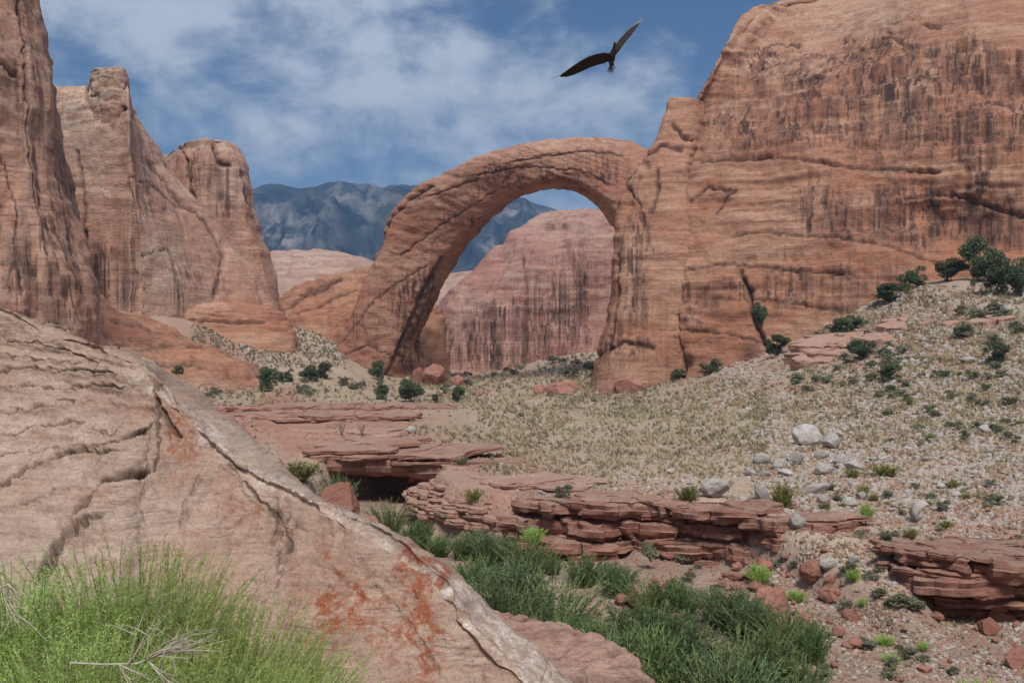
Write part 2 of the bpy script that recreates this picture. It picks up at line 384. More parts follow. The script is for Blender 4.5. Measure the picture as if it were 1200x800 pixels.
# ------------------------------------------------------------------ the ground
GP = [  # (photo column, depth, height)
    (600, 1, -1.7), (-900, 2, -1.0), (2100, 2, -1.8), (-300, 3, -1.5), (1200, 3, -1.9), (600, 10, -4), (1200, 10, -5), (-600, 10, -2), (0, 10, -3.4),
    (600, 20, -7.3), (1200, 20, -9), (0, 20, -5.5), (-600, 20, -2), (2000, 20, -6), (0, 50, -6), (-400, 50, -2), (300, 45, -7.8), (300, 60, -8), (260, 75, -7.3),
    (380, 70, -7.9), (450, 75, -7.3), (520, 72, -7.6), (600, 56, -8.3), (740, 54, -8.0), (850, 52, -7.8), (930, 48, -8.3), (1000, 46, -8.7), (1100, 44, -8.7),
    (1200, 42, -8.6), (1600, 42, -6.5), (1200, 50, -8.1), (1200, 62, -7.3), (1200, 85, -5.9), (1200, 110, -2.6), (1200, 150, 4.5), (1120, 198, 15.4), (1200, 198, 16.2),
    (1060, 212, 15.6), (1010, 212, 11), (1000, 190, 4.5), (960, 222, 6.0), (1000, 150, -2.5), (1000, 100, -7.1), (1000, 70, -8), (900, 224, 1.0), (900, 180, -3.2), (900, 150, -6.0), (900, 100, -7.8),
    (800, 238, -5.0), (800, 200, -7.6), (800, 150, -8.1), (800, 100, -8.1), (750, 255, -7.0), (650, 260, -8.0), (600, 150, -8.1), (600, 100, -8.1), (600, 78, -8.1),
    (520, 290, -7.2), (440, 290, -6.2), (600, 330, -5), (680, 355, 3), (560, 370, -4), (400, 190, -8.3), (400, 250, -5.8), (400, 290, 0.5), (380, 335, 10.5),
    (300, 285, 5), (300, 320, 12), (250, 285, 10), (300, 235, -5), (200, 270, 12), (200, 190, -6.5), (230, 120, -6.9), (300, 110, -7.7), (450, 120, -8.1), (0, 150, 1.5), (-400, 150, 5),
    (-400, 300, 20), (1500, 200, 22), (1500, 110, 4), (1600, 400, 30), (800, 420, 5), (1100, 420, 25), (-900, 800, 20), (0, 800, 15), (600, 800, 10), (1200, 800, 25), (2100, 800, 30),
    (600, 2500, 20), (-900, 2500, 30), (2100, 2500, 30), (600, 9000, 25), (-1200, 9000, 30), (2400, 9000, 30)]
_gp = np.array(GP, float)
def _uv(u, lv): return u * 2.2, lv * 1.0
_cu, _cv = _uv((_gp[:, 0] - 600) / F, np.log(_gp[:, 1]))
def _tps(r2): return np.where(r2 > 1e-12, 0.5 * r2 * np.log(np.maximum(r2, 1e-12)), 0)
_n = len(_gp)
_K = _tps((_cu[:, None] - _cu) ** 2 + (_cv[:, None] - _cv) ** 2) + np.eye(_n) * 1e-3
_P = np.stack([np.ones(_n), _cu, _cv], 1)
_sol = np.linalg.solve(np.block([[_K, _P], [_P.T, np.zeros((3, 3))]]), np.concatenate([_gp[:, 2], np.zeros(3)]))
def bench(x, y):
    yy = np.maximum(y, 0.8)
    u = np.clip(x / yy, -2.5, 2.5); cu, cv = _uv(u, np.log(yy)); sh = cu.shape; cu, cv = cu.ravel(), cv.ravel(); out = np.zeros(cu.shape)
    for i in range(0, len(cu), 60000):
        a, c = cu[i:i + 60000], cv[i:i + 60000]
        out[i:i + 60000] = _tps((a[:, None] - _cu) ** 2 + (c[:, None] - _cv) ** 2) @ _sol[:_n] + _sol[_n] + _sol[_n + 1] * a + _sol[_n + 2] * c
    return out.reshape(sh)
GULLY = [(360, 62), (362, 68), (392, 75), (450, 79), (505, 78), (525, 72.5), (512, 66), (522, 60), (600, 56.5), (640, 54.8), (740, 54.2), (850, 51.5), (925, 47.5), (1000, 44.5), (1055, 43.5), (1130, 42.6), (1240, 42.2), (1700, 42),
         (1900, 30), (1700, 20), (1100, 15), (800, 19), (700, 23), (640, 26), (520, 30), (440, 40), (390, 52)]
_gpoly = [((a - 600) / F * b, b) for a, b in GULLY]
def _sd_poly(x, y, poly):
    d, _ = segdist(x, y, poly + poly[:1]); ins = np.zeros(x.shape, bool)
    for (ax, ay), (bx, by) in zip(poly, poly[1:] + poly[:1]):
        c = ((ay > y) != (by > y)) & (x < (bx - ax) * (y - ay) / (by - ay + 1e-12) + ax); ins ^= c
    return np.where(ins, d, -d)
def gheight(x, y, rough=True):
    x = np.asarray(x, float); y = np.asarray(y, float)
    b = bench(x, y)
    near = (y > 5) & (y < 130)
    if near.any():
        xs, ys = x[near], y[near]
        wob = 0.8 * perlin(xs / 5, ys / 5, xs * 0) + 0.4 * perlin(xs / 1.7, ys / 1.7, xs * 0)
        sdv = _sd_poly(xs, ys, _gpoly) + wob
        wdt = 1.6 + 7.0 * np.exp(-((xs - 16.3) / 1.9) ** 2) * (ys > 35)
        fl = -11.2 + 0.35 * fbm(xs / 6, ys / 6, xs * 0 + 4, 3) + 0.5 * np.exp(-((ys - 46) / 4) ** 2)
        m = sstep(0, 1, (sdv + 0.3) / wdt)
        bb = b[near]; b[near] = bb + m * (np.minimum(fl, bb) - bb)
    if rough:
        amp = np.clip(y / 200, 0.05, 1.2)
        b = b + amp * (0.5 * fbm(x / 14, y / 14, x * 0, 4)) + 0.10 * np.clip(y / 40, 0, 1.5) * fbm(x / 2.2, y / 2.2, x * 0 + 2, 3) * np.exp(-y / 800)
        # weathered rock terraces where the bedrock lies bare (left flats)
        s = sstep(-0.10, -0.20, x / np.maximum(y, 1)) * sstep(70, 90, y) * sstep(175, 150, y)
        b = b + s * 0.42 * np.tanh(4 * perlin(x / 16, y / 5.5, x * 0 + 7))
    return b
def build_ground():
    a0 = R(34)
    az = np.concatenate([np.linspace(-math.pi, -a0, 60)[:-1], np.linspace(-a0, a0, 680), np.linspace(a0, math.pi, 60)[1:-1]])
    rad = np.concatenate([np.geomspace(0.6, 18, 50)[:-1], np.geomspace(18, 420, 600)[:-1], np.geomspace(420, 14000, 70)])
    A, Rr = np.meshgrid(az, rad)
    x, y = Rr * np.sin(A), Rr * np.cos(A)
    z = np.where(y > 0.8, gheight(x, np.maximum(y, 0.8)), gheight(x, np.full_like(y, 0.8)) )
    V = np.stack([x, y, z], -1); K, M = x.shape
    i = np.arange(K - 1)[:, None] * M; j = np.arange(M)[None]; j2 = (j + 1) % M
    q = np.stack([i + j, i + M + j, i + M + j2, i + j2], -1).reshape(-1, 4)[:, ::-1]
    V = np.concatenate([V.reshape(-1, 3), [[0, 0, z[0].mean()]]])
    jj = np.arange(M); f3 = np.stack([np.full(M, K * M), jj, (jj + 1) % M], 1)[:, ::-1]
    px, py = proj(V); yy = V[:, 1]; vx = V[:, 0]
    inview = yy > 15
    base = gheight(V[:, 0], np.maximum(yy, 0.8), False)
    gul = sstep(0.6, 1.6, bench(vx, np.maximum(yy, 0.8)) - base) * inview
    red = blobs(px, py, [(360, 500, 150, 30, 1.6), (560, 575, 110, 45, 1.0), (420, 520, 80, 30, .8), (1000, 570, 60, 30, .5), (1130, 620, 120, 30, .7), (900, 590, 60, 25, .5), (690, 575, 120, 14, .6), (1040, 400, 90, 40, .5), (720, 470, 60, 14, .0), (760, 530, 200, 12, .35), (180, 420, 120, 40, .8), (1000, 760, 260, 60, .35)], 14, 40) * inview
    stony = blobs(px, py, [(1080, 560, 150, 55, 1.1), (960, 530, 80, 40, 1), (860, 440, 120, 30, .9), (1090, 350, 90, 25, .9), (310, 405, 90, 25, 1), (560, 560, 260, 18, .5), (1180, 500, 60, 60, .6), (1000, 640, 100, 40, .5), (640, 430, 60, 15, .6)], 14, 40) * inview
    grassy = blobs(px, py, [(700, 500, 300, 42, 1), (1000, 470, 230, 40, .9), (1150, 440, 90, 60, .9), (330, 455, 140, 18, .7), (340, 550, 60, 20, .6), (640, 430, 90, 18, .5), (900, 690, 400, 20, .0)], 14, 40) * inview
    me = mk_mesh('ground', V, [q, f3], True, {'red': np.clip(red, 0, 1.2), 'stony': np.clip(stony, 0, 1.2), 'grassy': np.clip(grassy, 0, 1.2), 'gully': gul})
    b = NB('desert_ground'); p = b.pos()
    n1 = b.noise(p, 0.09, 6, 0.6, 0.3); n2 = b.noise(p, 0.8, 6, 0.65); n3 = b.noise(p, 5.0, 5, 0.7)
    vor = b.n('ShaderNodeTexVoronoi', feature='F1'); b.put(vor.inputs['Vector'], p); vor.inputs['Scale'].default_value = 3.2
    vor2 = b.n('ShaderNodeTexVoronoi', feature='F1'); b.put(vor2.inputs['Vector'], p); vor2.inputs['Scale'].default_value = 1.1
    col = b.mix(b.ramp(n1, 0.35, 0.65), (0.40, 0.29, 0.215), (0.47, 0.365, 0.28))
    col = b.mix(b.math('MULTIPLY', b.attr('red'), b.ramp(n1, 0.30, 0.55, 0.4, 1.0)), col, (0.39, 0.205, 0.155))
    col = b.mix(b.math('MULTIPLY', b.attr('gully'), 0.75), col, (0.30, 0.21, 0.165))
    grs = b.math('MULTIPLY', b.attr('grassy'), b.ramp(n2, 0.40, 0.58, 0, 0.8))
    col = b.mix(grs, col, (0.34, 0.295, 0.18))
    stn = b.mix(b.ramp(b.n('ShaderNodeSeparateColor').outputs[0], 0, 1), (0.5, 0.45, 0.4), (0.5, 0.45, 0.4))
    sc = b.n('ShaderNodeSeparateColor'); b.put(sc.inputs[0], vor.outputs['Color'])
    pick = b.ramp(sc.outputs[0], 0.45, 0.6); pick = b.math('MULTIPLY', pick, b.ramp(vor.outputs['Distance'], 0.22, 0.12))
    pick = b.math('MULTIPLY', pick, b.math('ADD', b.math('MULTIPLY', b.attr('stony'), 0.9), 0.25))
    col = b.mix(pick, col, b.mix(sc.outputs[1], (0.45, 0.36, 0.30), (0.58, 0.54, 0.50)))
    col = b.mix(b.ramp(n3, 0.3, 0.7, 0.78, 1.12), (0, 0, 0), col)
    h = b.math('ADD', b.math('MULTIPLY', n3, 0.25), b.math('MULTIPLY', b.ramp(vor.outputs['Distance'], 0.5, 0.0), 0.5))
    h = b.math('ADD', h, b.math('MULTIPLY', n2, 0.8))
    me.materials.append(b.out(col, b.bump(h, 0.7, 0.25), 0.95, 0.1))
    tag(link('ground', me), kind='structure')
build_ground()

# ------------------------------------------------------------------ rock masses
def rings_by_z(levels, pts_fn):
    return [[Z(*p) if len(p) == 3 else p for p in pts_fn(*lv)] for lv in levels]

# big domed cliff on the right
def dome_ring(z, pL, YL, f1, f2, f3, rise=0):
    return [(pL, YL + 8, z), (pL + 11, YL - 5, z), (f1[0], f1[1], z + rise * .15), (f2[0], f2[1], z + rise * .4), ((f2[0] + f3[0]) / 2 + 10, (f2[1] + f3[1]) / 2 - 3, z + rise * .7), (f3[0], f3[1], z + rise), (1650, f3[1] - 12, z + rise), (1650, 420, z + rise), (930, 420, z)]
lv = [(-14, 742, 262, (790, 236), (930, 221), (1200, 201), 0), (0, 745, 262, (790, 238), (935, 223), (1200, 203), 0), (14, 747, 262, (795, 240), (945, 226), (1200, 206), 0),
      (30, 752, 262, (802, 243), (950, 230), (1200, 210), 0), (45, 772, 262, (818, 246), (955, 233), (1200, 212), 0), (60, 797, 262, (845, 249), (962, 237), (1200, 216), 0),
      (75, 832, 262, (874, 255), (975, 244), (1200, 222), 2), (87, 856, 264, (900, 262), (990, 254), (1200, 232), 5), (96, 877, 270, (922, 269), (1008, 264), (1200, 244), 9), (103.5, 905, 279, (950, 280), (1040, 276), (1200, 262), 12)]
crk = [([(826, 118), (812, 150), (800, 180), (788, 210)], 3, 1.8), ([(800, 300), (795, 340), (793, 385), (800, 440)], 1.6, 1.6), ([(868, 318), (878, 340), (882, 372), (895, 400), (902, 418)], 2.2, 2.2),
       ([(858, 276), (900, 273), (960, 279), (1040, 287), (1090, 303), (1150, 316), (1210, 322)], 1.6, .7), ([(893, 60), (910, 51), (936, 52)], 1.6, 1.2), ([(1022, 55), (1045, 47), (1062, 56)], 1.6, 1.2),
       ([(890, 82), (915, 74), (935, 70)], 1.5, 1.0), ([(1040, 40), (1055, 42)], 2, 1.5), ([(1080, 34), (1100, 36)], 2, 1.5), ([(1060, 232), (1090, 224), (1130, 226), (1200, 250)], 1.8, 1.1),
       ([(808, 235), (830, 220), (855, 224)], 1.6, .9), ([(840, 250), (850, 232), (862, 224)], 1.5, .7), ([(770, 230), (768, 250), (762, 275)], 3, 2), ([(740, 330), (748, 370), (735, 430)], 2, 1.5), ([(795, 385), (850, 390), (900, 402)], 1.5, .8),
       ([(805, 315), (860, 308), (930, 318), (1000, 322)], 1.5, .7), ([(830, 350), (900, 352), (1000, 365)], 1.5, .7), ([(820, 190), (900, 186), (1000, 196), (1100, 200)], 2, .9)]
dent = [(1130, 265, 90, 34, 4.5), (830, 238, 26, 12, .9), (1090, 245, 30, 14, 1.5), (1190, 300, 60, 20, 1.5), (800, 430, 10, 10, 1.5), (770, 433, 12, 10, 1.2), (905, 300, 100, 12, .8), (940, 105, 60, 8, .8)]
stn = [(1060, 95, 190, 30, .9), (1000, 78, 130, 16, 1.0), (1120, 75, 140, 22, 1.2), (1040, 120, 90, 60, .9), (1140, 130, 70, 60, .75), (1150, 200, 22, 80, 1.3), (1185, 200, 14, 70, 1.0), (905, 155, 80, 22, .9), (860, 135, 30, 25, .5), (960, 235, 30, 30, 1.0), (1005, 262, 70, 16, .9), (1060, 230, 60, 14, .9),
       (1130, 262, 80, 22, 1.1), (800, 260, 20, 10, .7), (850, 345, 90, 14, .7), (930, 330, 120, 12, .6), (740, 400, 20, 50, .8), (1000, 352, 60, 8, .5), (1035, 30, 80, 7, .5), (925, 300, 60, 10, .5)]
wrm = [(860, 360, 80, 30, .55), (940, 205, 90, 18, .5), (1100, 165, 110, 30, .5), (1130, 300, 120, 22, .9), (830, 240, 24, 14, .8), (800, 400, 60, 30, .6), (1060, 220, 40, 20, .4), (790, 280, 40, 30, .4), (920, 310, 80, 10, .4), (910, 60, 50, 8, .4)]
ple = [(980, 15, 140, 22, .8), (870, 60, 35, 40, .5), (990, 45, 80, 10, .4), (880, 200, 80, 12, .4), (920, 260, 60, 10, .3), (1100, 200, 60, 30, .35), (850, 300, 70, 10, .3), (930, 340, 90, 12, .3)]
G, at = loft(rings_by_z(lv, dome_ring), [12, 26, 100, 80, 80, 14, 6, 10, 14], [12, 30, 34, 34, 34, 32, 30, 26, 24], 0.15, rock_disp((2.0, 0.5, 0.7), (30, 3.4, 8), dent, crk, stn, wrm, ple, tilt=0.06, frac=0.0))
tag(link('canyon_cliff', grid_mesh('canyon_cliff', G, at, M_CLIFF)), 'huge rounded red sandstone cliff with dark streaks right of the arch', kind='structure')

# buttress with the pinnacle that carries the right end of the arch
def but_ring(z, pL, fl, fr, YL=254):
    return [(pL, YL, z), (fl[0], fl[1], z), (fr[0], fr[1], z), (fr[0] + 22, fr[1] + 22, z), (fr[0] + 15, 275, z), (pL + 12, 270, z)]
lv = [(-14, 690, (712, 240), (806, 237.2)), (0, 701, (724, 243), (806, 239)), (14, 712, (733, 245), (806, 241.3)), (28, 719, (740, 246.5), (806, 243.6)), (36, 721, (744, 248), (806, 245)), (44, 728, (750, 249), (806, 246.6)),
      (52, 750, (764, 250), (808, 248.6)), (60, 772, (782, 251), (818, 252)), (66, 781, (790, 252), (822, 254)), (70, 785, (794, 253), (822, 255))]
G, at = loft(rings_by_z(lv, but_ring), [24, 50, 22, 8, 12, 12], [12, 30, 30, 20, 18, 18, 18, 16, 12], 0.2, rock_disp((1.0, 0.28, 0.35), (22, 3.0, 6),
     [(752, 195, 8, 8, 1.5), (735, 240, 10, 20, 1.2)], [([(757, 185), (775, 170), (800, 175)], 2, 1.2), ([(790, 150), (800, 160), (812, 165)], 2, 1.2), ([(735, 220), (750, 240), (755, 265)], 1.8, .8), ([(770, 200), (770, 225), (762, 250)], 1.6, .9), ([(725, 300), (722, 360), (712, 410)], 2, 1.2), ([(700, 418), (730, 400), (765, 408)], 2, 1)],
     [(745, 330, 14, 80, .9), (720, 400, 20, 40, .9), (775, 175, 10, 20, .3), (735, 215, 12, 10, .9), (765, 265, 12, 30, .6)], [(745, 245, 14, 18, .9), (770, 380, 25, 40, .6), (790, 140, 20, 10, .3)], [(750, 260, 10, 60, .3), (800, 130, 20, 12, .4)], frac=0.25))
tag(link('canyon_cliff', grid_mesh('rock_buttress', G, at, M_CLIFF)), 'rock buttress with a blunt pinnacle between the arch and the domed cliff', kind='structure')

# the arch
def arch_ring(FO, FI, BI, t, lift=0):
    Y = lambda px: 300 - (min(px, 640) - 450) * 0.185 - max(px - 640, 0) * 0.03
    m = (FO[0] + FI[0]) / 2; yf, yb = Y(m) - t / 2, Y(m) + t / 2
    BO = (FO[0] * .82 + FI[0] * .18 + 2, FO[1] * .82 + FI[1] * .18)
    mid = (FO[0] * .5 + FI[0] * .5, FO[1] * .5 + FI[1] * .5)
    return [W(*FO, Y(m) - t * 0.18), W(FO[0] * .8 + FI[0] * .2, FO[1] * .8 + FI[1] * .2, yf), W(*mid, yf - t * .06), W(*FI, yf + t * 0.05), W(*BI, yb), W(BO[0] * .5 + BI[0] * .5, BO[1] * .5 + BI[1] * .5, yb + t * .05), W(*BO, yb)]
AR = [((366, 474), (438, 480), (535, 478), 19), ((376, 446), (446, 456), (522, 452), 18), ((387, 416), (457, 434), (505, 425), 17), ((406, 378), (473, 397), (492, 398), 16), ((426, 335), (489, 352), (508, 360), 14), ((441, 290), (510, 315), (524, 324), 12.5),
      ((459, 250), (535, 283), (545, 286), 12), ((500, 211), (563, 254), (571, 256), 11.5), ((560, 184), (598, 228), (601, 234), 11), ((615, 169), (632, 215), (632, 223), 11), ((670, 162), (662, 211), (660, 221), 11), ((722, 163), (692, 220), (688, 230), 12), ((762, 176), (718, 246), (713, 252), 14), ((800, 215), (748, 285), (742, 290), 16)]
ac = [([(436, 312), (446, 280), (458, 256), (480, 234), (506, 218)], 2.0, 1.3), ([(600, 190), (640, 182), (690, 178), (730, 182)], 1.4, .45), ([(470, 300), (520, 262), (580, 225)], 1.2, .3), ([(400, 400), (440, 350), (500, 310)], 1.2, .25), ([(452, 441), (470, 405), (484, 370), (495, 340), (520, 302)], 2.5, 1.0),
      ([(560, 205), (620, 195), (680, 200), (712, 215)], 1.2, .35), ([(395, 420), (430, 405), (462, 418)], 1.2, .4), ([(500, 380), (490, 410), (500, 440)], 2, 1.2), ([(505, 430), (520, 445)], 2, 1.5), ([(478, 235), (520, 225), (560, 210)], 1.2, .3)]
G, at = loft([arch_ring(*a) for a in AR], [10, 22, 30, 20, 10, 8, 8], [8, 14, 22, 26, 26, 26, 32, 34, 32, 30, 30, 26, 16], 0.1,
     rock_disp((0.9, 0.22, 0.32), (18, 2.4, 5), [(500, 400, 8, 20, .8)], ac, [(620, 215, 90, 12, .8), (690, 205, 40, 30, .8), (478, 385, 13, 60, 1.5), (500, 350, 14, 50, 1.2), (560, 260, 40, 14, .7), (600, 200, 60, 10, .4), (430, 380, 30, 20, .3)],
               [(640, 215, 70, 14, .7), (500, 290, 50, 30, .35), (430, 400, 40, 40, .4), (515, 430, 25, 25, .6)], [(600, 172, 80, 6, .8), (690, 165, 70, 7, .9), (480, 330, 40, 30, .25), (440, 350, 20, 60, .3)], tilt=0.45, frac=0.0, warp=5), cap=True)  # pale blobs along the crest paint sunlight onto the arch's top edge
arch = link('natural_arch', grid_mesh('natural_arch', G, at, M_ARCH))
tag(arch, 'giant red sandstone natural arch spanning from valley floor to the right cliff', 'rock arch')

# cliff seen through the arch
def back_ring(z, pL, f1, f2y, r):
    return [(pL, max(372, f1 + 9), z), (pL + 25, f1, z), ((pL + 25) * .5 + 360, f1 * .5 + f2y * .5 - 2, z), (720, f2y, z), (r, f2y + 8, z), (r, 460, z), (pL + 60, 430, z)]
lv = [(-12, 500, 352, 346, 900), (5, 505, 354, 348, 900), (20, 514, 356, 349, 900), (28, 534, 358, 350, 900), (36, 560, 360, 351, 900), (44, 578, 362, 353, 900), (52, 606, 366, 356, 895), (56, 622, 369, 360, 890), (59, 636, 372, 364, 880), (60.5, 650, 378, 371, 870)]
G, at = loft(rings_by_z(lv, back_ring), [16, 46, 54, 30, 5, 8, 10], [14, 16, 14, 14, 14, 14, 14, 10, 10], 0.15, rock_disp((2.0, 0.4, 0.5), (30, 4, 8), [], [([(612, 300), (618, 340), (615, 430)], 1.5, 1), ([(575, 380), (580, 430)], 1.5, .8)],
     [(560, 400, 50, 30, 1.2), (640, 380, 70, 60, .8), (680, 330, 30, 60, .5), (655, 262, 26, 8, .7)], [(660, 252, 36, 8, .4)], [(545, 345, 30, 20, .9), (600, 300, 30, 40, .5), (660, 250, 50, 22, 1.0), (700, 300, 30, 60, .4)], frac=1.5))
tag(link('canyon_cliff', grid_mesh('far_cliff', G, at, M_BACK)), 'pinkish streaked cliff seen through the opening of the arch', kind='structure')

# left canyon wall, cut by the left edge of the photo
def w1_ring(z, pR, dy=0):
    return [(pR, 168, z), (pR - 18, 152 + dy, z), (pR - 48, 146 + dy, z), (-90, 138 + dy, z), (-600, 120, z), (-600, 240, z), (pR - 50, 235, z)]
lv = [(-6, 122), (3, 114), (12, 105), (24, 90), (34.5, 76), (46.5, 61), (63, 40, 2), (80, 14, 5), (92, -20, 9)]
G, at = loft(rings_by_z(lv, w1_ring), [18, 34, 60, 12, 5, 8, 12], [10, 22, 26, 26, 28, 34, 20, 14], 0.15, rock_disp((1.5, 0.12, 0.45), (24, 4, 6), [(5, 255, 14, 75, 2.0), (70, 290, 10, 60, .8), (95, 350, 10, 40, -.6)],
     [([(-5, 165), (14, 190), (22, 240), (16, 300), (26, 345)], 1.2, .6), ([(45, 170), (52, 250), (60, 330), (66, 390)], 1, .4), ([(0, 72), (18, 84), (30, 90)], 2, 1.2), ([(75, 200), (84, 290), (98, 380)], 1, .4), ([(25, 0), (35, 90), (50, 190)], 1.5, .6)],
     [(70, 320, 30, 80, 1.4), (20, 330, 20, 60, .8), (40, 80, 40, 70, .6), (60, 200, 20, 60, .7), (15, 10, 30, 30, .5)], [(5, 210, 12, 60, .7), (90, 340, 14, 50, .5), (30, 350, 20, 20, .6)], [(48, 230, 12, 60, .7), (90, 280, 8, 40, .5)], frac=1.4))
tag(link('canyon_cliff', grid_mesh('left_wall', G, at, M_LEFT)), 'steep shaded cliff cut by the left edge of the photo', kind='structure')

# tower with the knob
def w2_ring(z, A, Rr, YR=302, L=20, ya=262):
    return [(L, 292, z), (L + 22, 276, z), ((L + A) / 2 + 14, ya + 5, z), (A - 3, ya, z), (A + 3, ya, z), (A * .5 + Rr * .5, (ya + YR) / 2 + 2, z), (Rr, YR, z), (Rr - 20, 335, z), (L + 30, 335, z)]
lv = [(0, 172, 335, 300), (8, 170, 331, 300), (14, 169, 326, 300), (26, 168, 305, 302), (38, 163, 276, 304), (46, 157, 250, 302), (52, 152, 224, 300), (60, 150, 202, 300), (67, 149, 184, 298), (73, 148, 163, 292), (77, 146, 154, 290, 24, 264), (80, 136, 146, 296, 34, 270)]
G, at = loft(rings_by_z(lv, w2_ring), [6, 26, 44, 8, 40, 46, 10, 8, 6], [8, 12, 18, 18, 14, 12, 14, 14, 12, 10, 10], 0.45, rock_disp((1.2, 0.18, 0.35), (26, 4, 7), [(112, 330, 12, 30, .8)],
     [([(104, 95), (100, 112), (106, 128), (125, 132), (146, 128)], 2, 1.6), ([(90, 180), (98, 240), (100, 330)], 2, 1.2), ([(165, 300), (200, 290), (212, 350)], 1.2, .6), ([(180, 190), (205, 230), (240, 262), (262, 300), (250, 350)], 2, .8), ([(150, 205), (175, 215), (215, 245)], 1.4, .6)],
     [(140, 320, 30, 50, 1.2), (110, 330, 20, 40, .7), (165, 240, 30, 60, .3), (235, 320, 30, 40, .5), (190, 190, 20, 30, .6), (210, 330, 12, 30, .4)], [(110, 260, 30, 50, .4), (270, 290, 30, 30, .5), (300, 330, 25, 25, .5)], [(105, 125, 60, 45, 1.7), (100, 210, 45, 40, .7), (190, 325, 26, 32, 1.1), (165, 235, 16, 60, .6), (180, 280, 20, 30, .6)], frac=0.8))
tag(link('rock_tower', grid_mesh('rock_tower', G, at, M_LEFT)), 'tall pale rock tower with a knob on top behind the left cliff', kind='structure')
def knob_ring(z, s=0, q=0): return [(103 + s, 270 + q, z), (108 + s, 262.5 + q, z), (128, 260 + q + s * .3, z), (147 - s, 260.5 + q, z), (151 - s, 268 + q, z), (145, 290, z), (110, 290, z)]
G, at = loft(rings_by_z([(58, 3, 7), (64, 2, 4), (69, 1, 2.5), (73, .5, 2), (77, 0, 1.5), (80.2, 1.0, 1), (81.6, 3, 1)], knob_ring), [10, 18, 18, 12, 8, 8, 8], [10, 8, 10, 12, 10, 8], 0.35, rock_disp((0.5, 0.35, 0.35), (9, 2.2, 3), (), [([(108, 112), (128, 118), (148, 112)], 1.0, .3)], (), (), [(128, 100, 30, 25, 1.6)], frac=.3))
tag(link('rock_knob', grid_mesh('rock_knob', G, at, M_LEFT)), 'squat rock knob capping the tall tower', kind='structure')

# rear flat-topped tower
def w3_ring(z, Rr, L=184, dy=0): return [(L, 338, z), (L + 25, 312 + dy, z), (L * .4 + Rr * .6, 306 + dy, z), (Rr - 14, 310 + dy, z), (Rr, 322, z), (Rr - 18, 370, z), (L + 15, 370, z)]
lv = [(2, 336), (10, 333), (22, 328), (35, 318), (46, 305), (58, 296), (66, 291, 186), (69.5, 286, 187, 1), (72.2, 281, 189, 1)]
G, at = loft(rings_by_z(lv, w3_ring), [18, 36, 30, 12, 8, 6, 8], [10, 18, 20, 18, 18, 14, 10, 6], 0.75, rock_disp((1.3, 0.2, 0.4), (24, 4, 7), (), [([(250, 172), (256, 190), (270, 195)], 2, 1.5), ([(225, 180), (222, 220), (232, 250)], 1.6, .9), ([(280, 200), (300, 260)], 1.5, .8), ([(205, 168), (218, 190), (222, 230)], 2, 1.2)],
     [(235, 210, 20, 30, .6), (265, 230, 20, 40, .5), (295, 320, 20, 20, .4)], [(300, 280, 18, 50, .6), (255, 180, 30, 10, .4)], [(240, 172, 40, 10, 1.2), (270, 230, 30, 60, .4)], frac=0.9))
tag(link('rock_tower', grid_mesh('rock_tower', G, at, M_LEFT)), 'flat topped rock tower farther back, right of the knobbed tower', kind='structure')

# rounded slickrock at the towers' feet
def mound(name, lvs, yf, yb, mat, label, dispk, rc=(40, 60, 10, 12), lc=14, lin=0.1):
    """lvs: (z, pxL, pxR, depth shift of the front)"""
    L = []
    for z, a, c, d in lvs:
        Yf = yf + d; Yb = max(yb - d * .5, Yf + 6)
        L.append([Z(a, Yf + (Yb - Yf) * .3, z), Z(a * .65 + c * .35, Yf, z), Z(a * .3 + c * .7, Yf + 1, z), Z(c, Yf + (Yb - Yf) * .35, z), Z(a * .3 + c * .7, Yb, z), Z(a * .7 + c * .3, Yb, z)])
    G, at = loft(L, [rc[0], rc[1], rc[0], 8, 8, 8], [lc] * (len(L) - 1), lin, dispk)
    return tag(link(name, grid_mesh(name, G, at, mat)), label, kind='structure')
mound('slickrock', [(-10, 10, 330, -6), (-5, 20, 312, 0), (-1, 25, 285, 8), (3, 30, 248, 18), (7.5, 35, 205, 26), (11, 40, 168, 34), (14, 50, 138, 42), (16, 70, 118, 48)], 200, 300, M_CLIFF, 'layered orange slickrock mound below the towers',
      rock_disp((1.8, 1.1, 0.7), (16, 1.6, 5), (), [([(150, 400), (200, 402), (260, 415)], 1.5, 1), ([(120, 420), (180, 424), (240, 430)], 1.5, 1), ([(130, 380), (180, 388)], 1.5, 1)], (), [(200, 410, 80, 30, .8)], [(150, 440, 60, 12, .5)], tilt=0.15))
mound('slickrock', [(0, 90, 350, -4), (8, 100, 345, 0), (12, 110, 335, 3), (14.5, 130, 325, 5), (16.3, 160, 308, 9)], 272, 308, M_CLIFF, 'flat orange rock bench under the towers', rock_disp((0.8, 0.7, 0.4), (14, 1.4, 4), (), [([(160, 372), (230, 375), (310, 378)], 1.5, 1)], (), [(250, 375, 80, 10, .6)], [(250, 363, 60, 4, .7)]))
mound('slickrock', [(-14, 280, 535, -4), (12, 298, 520, 0), (18, 318, 510, 4), (24, 343, 500, 8), (28.5, 372, 490, 12), (32, 410, 480, 16)], 318, 380, M_CLIFF, 'rounded brown slickrock hump left of the arch leg', rock_disp((1.8, 0.7, 0.7), (18, 2.2, 5), (), [([(320, 375), (355, 345), (400, 330)], 2, 1), ([(350, 370), (390, 350), (430, 340)], 1.6, .8)], [(370, 330, 40, 8, .5)], [(370, 360, 60, 20, .5)], (), tilt=-0.3))
mound('pale_dome', [(10, 230, 500, 0), (40, 270, 480, 5), (52, 296, 460, 12), (58, 308, 420, 20), (61, 320, 375, 30)], 500, 620, M_PINKD, 'pale pink rock dome in front of the blue mountain', rock_disp((3.0, 0.8, 0.8), (30, 4, 9)))
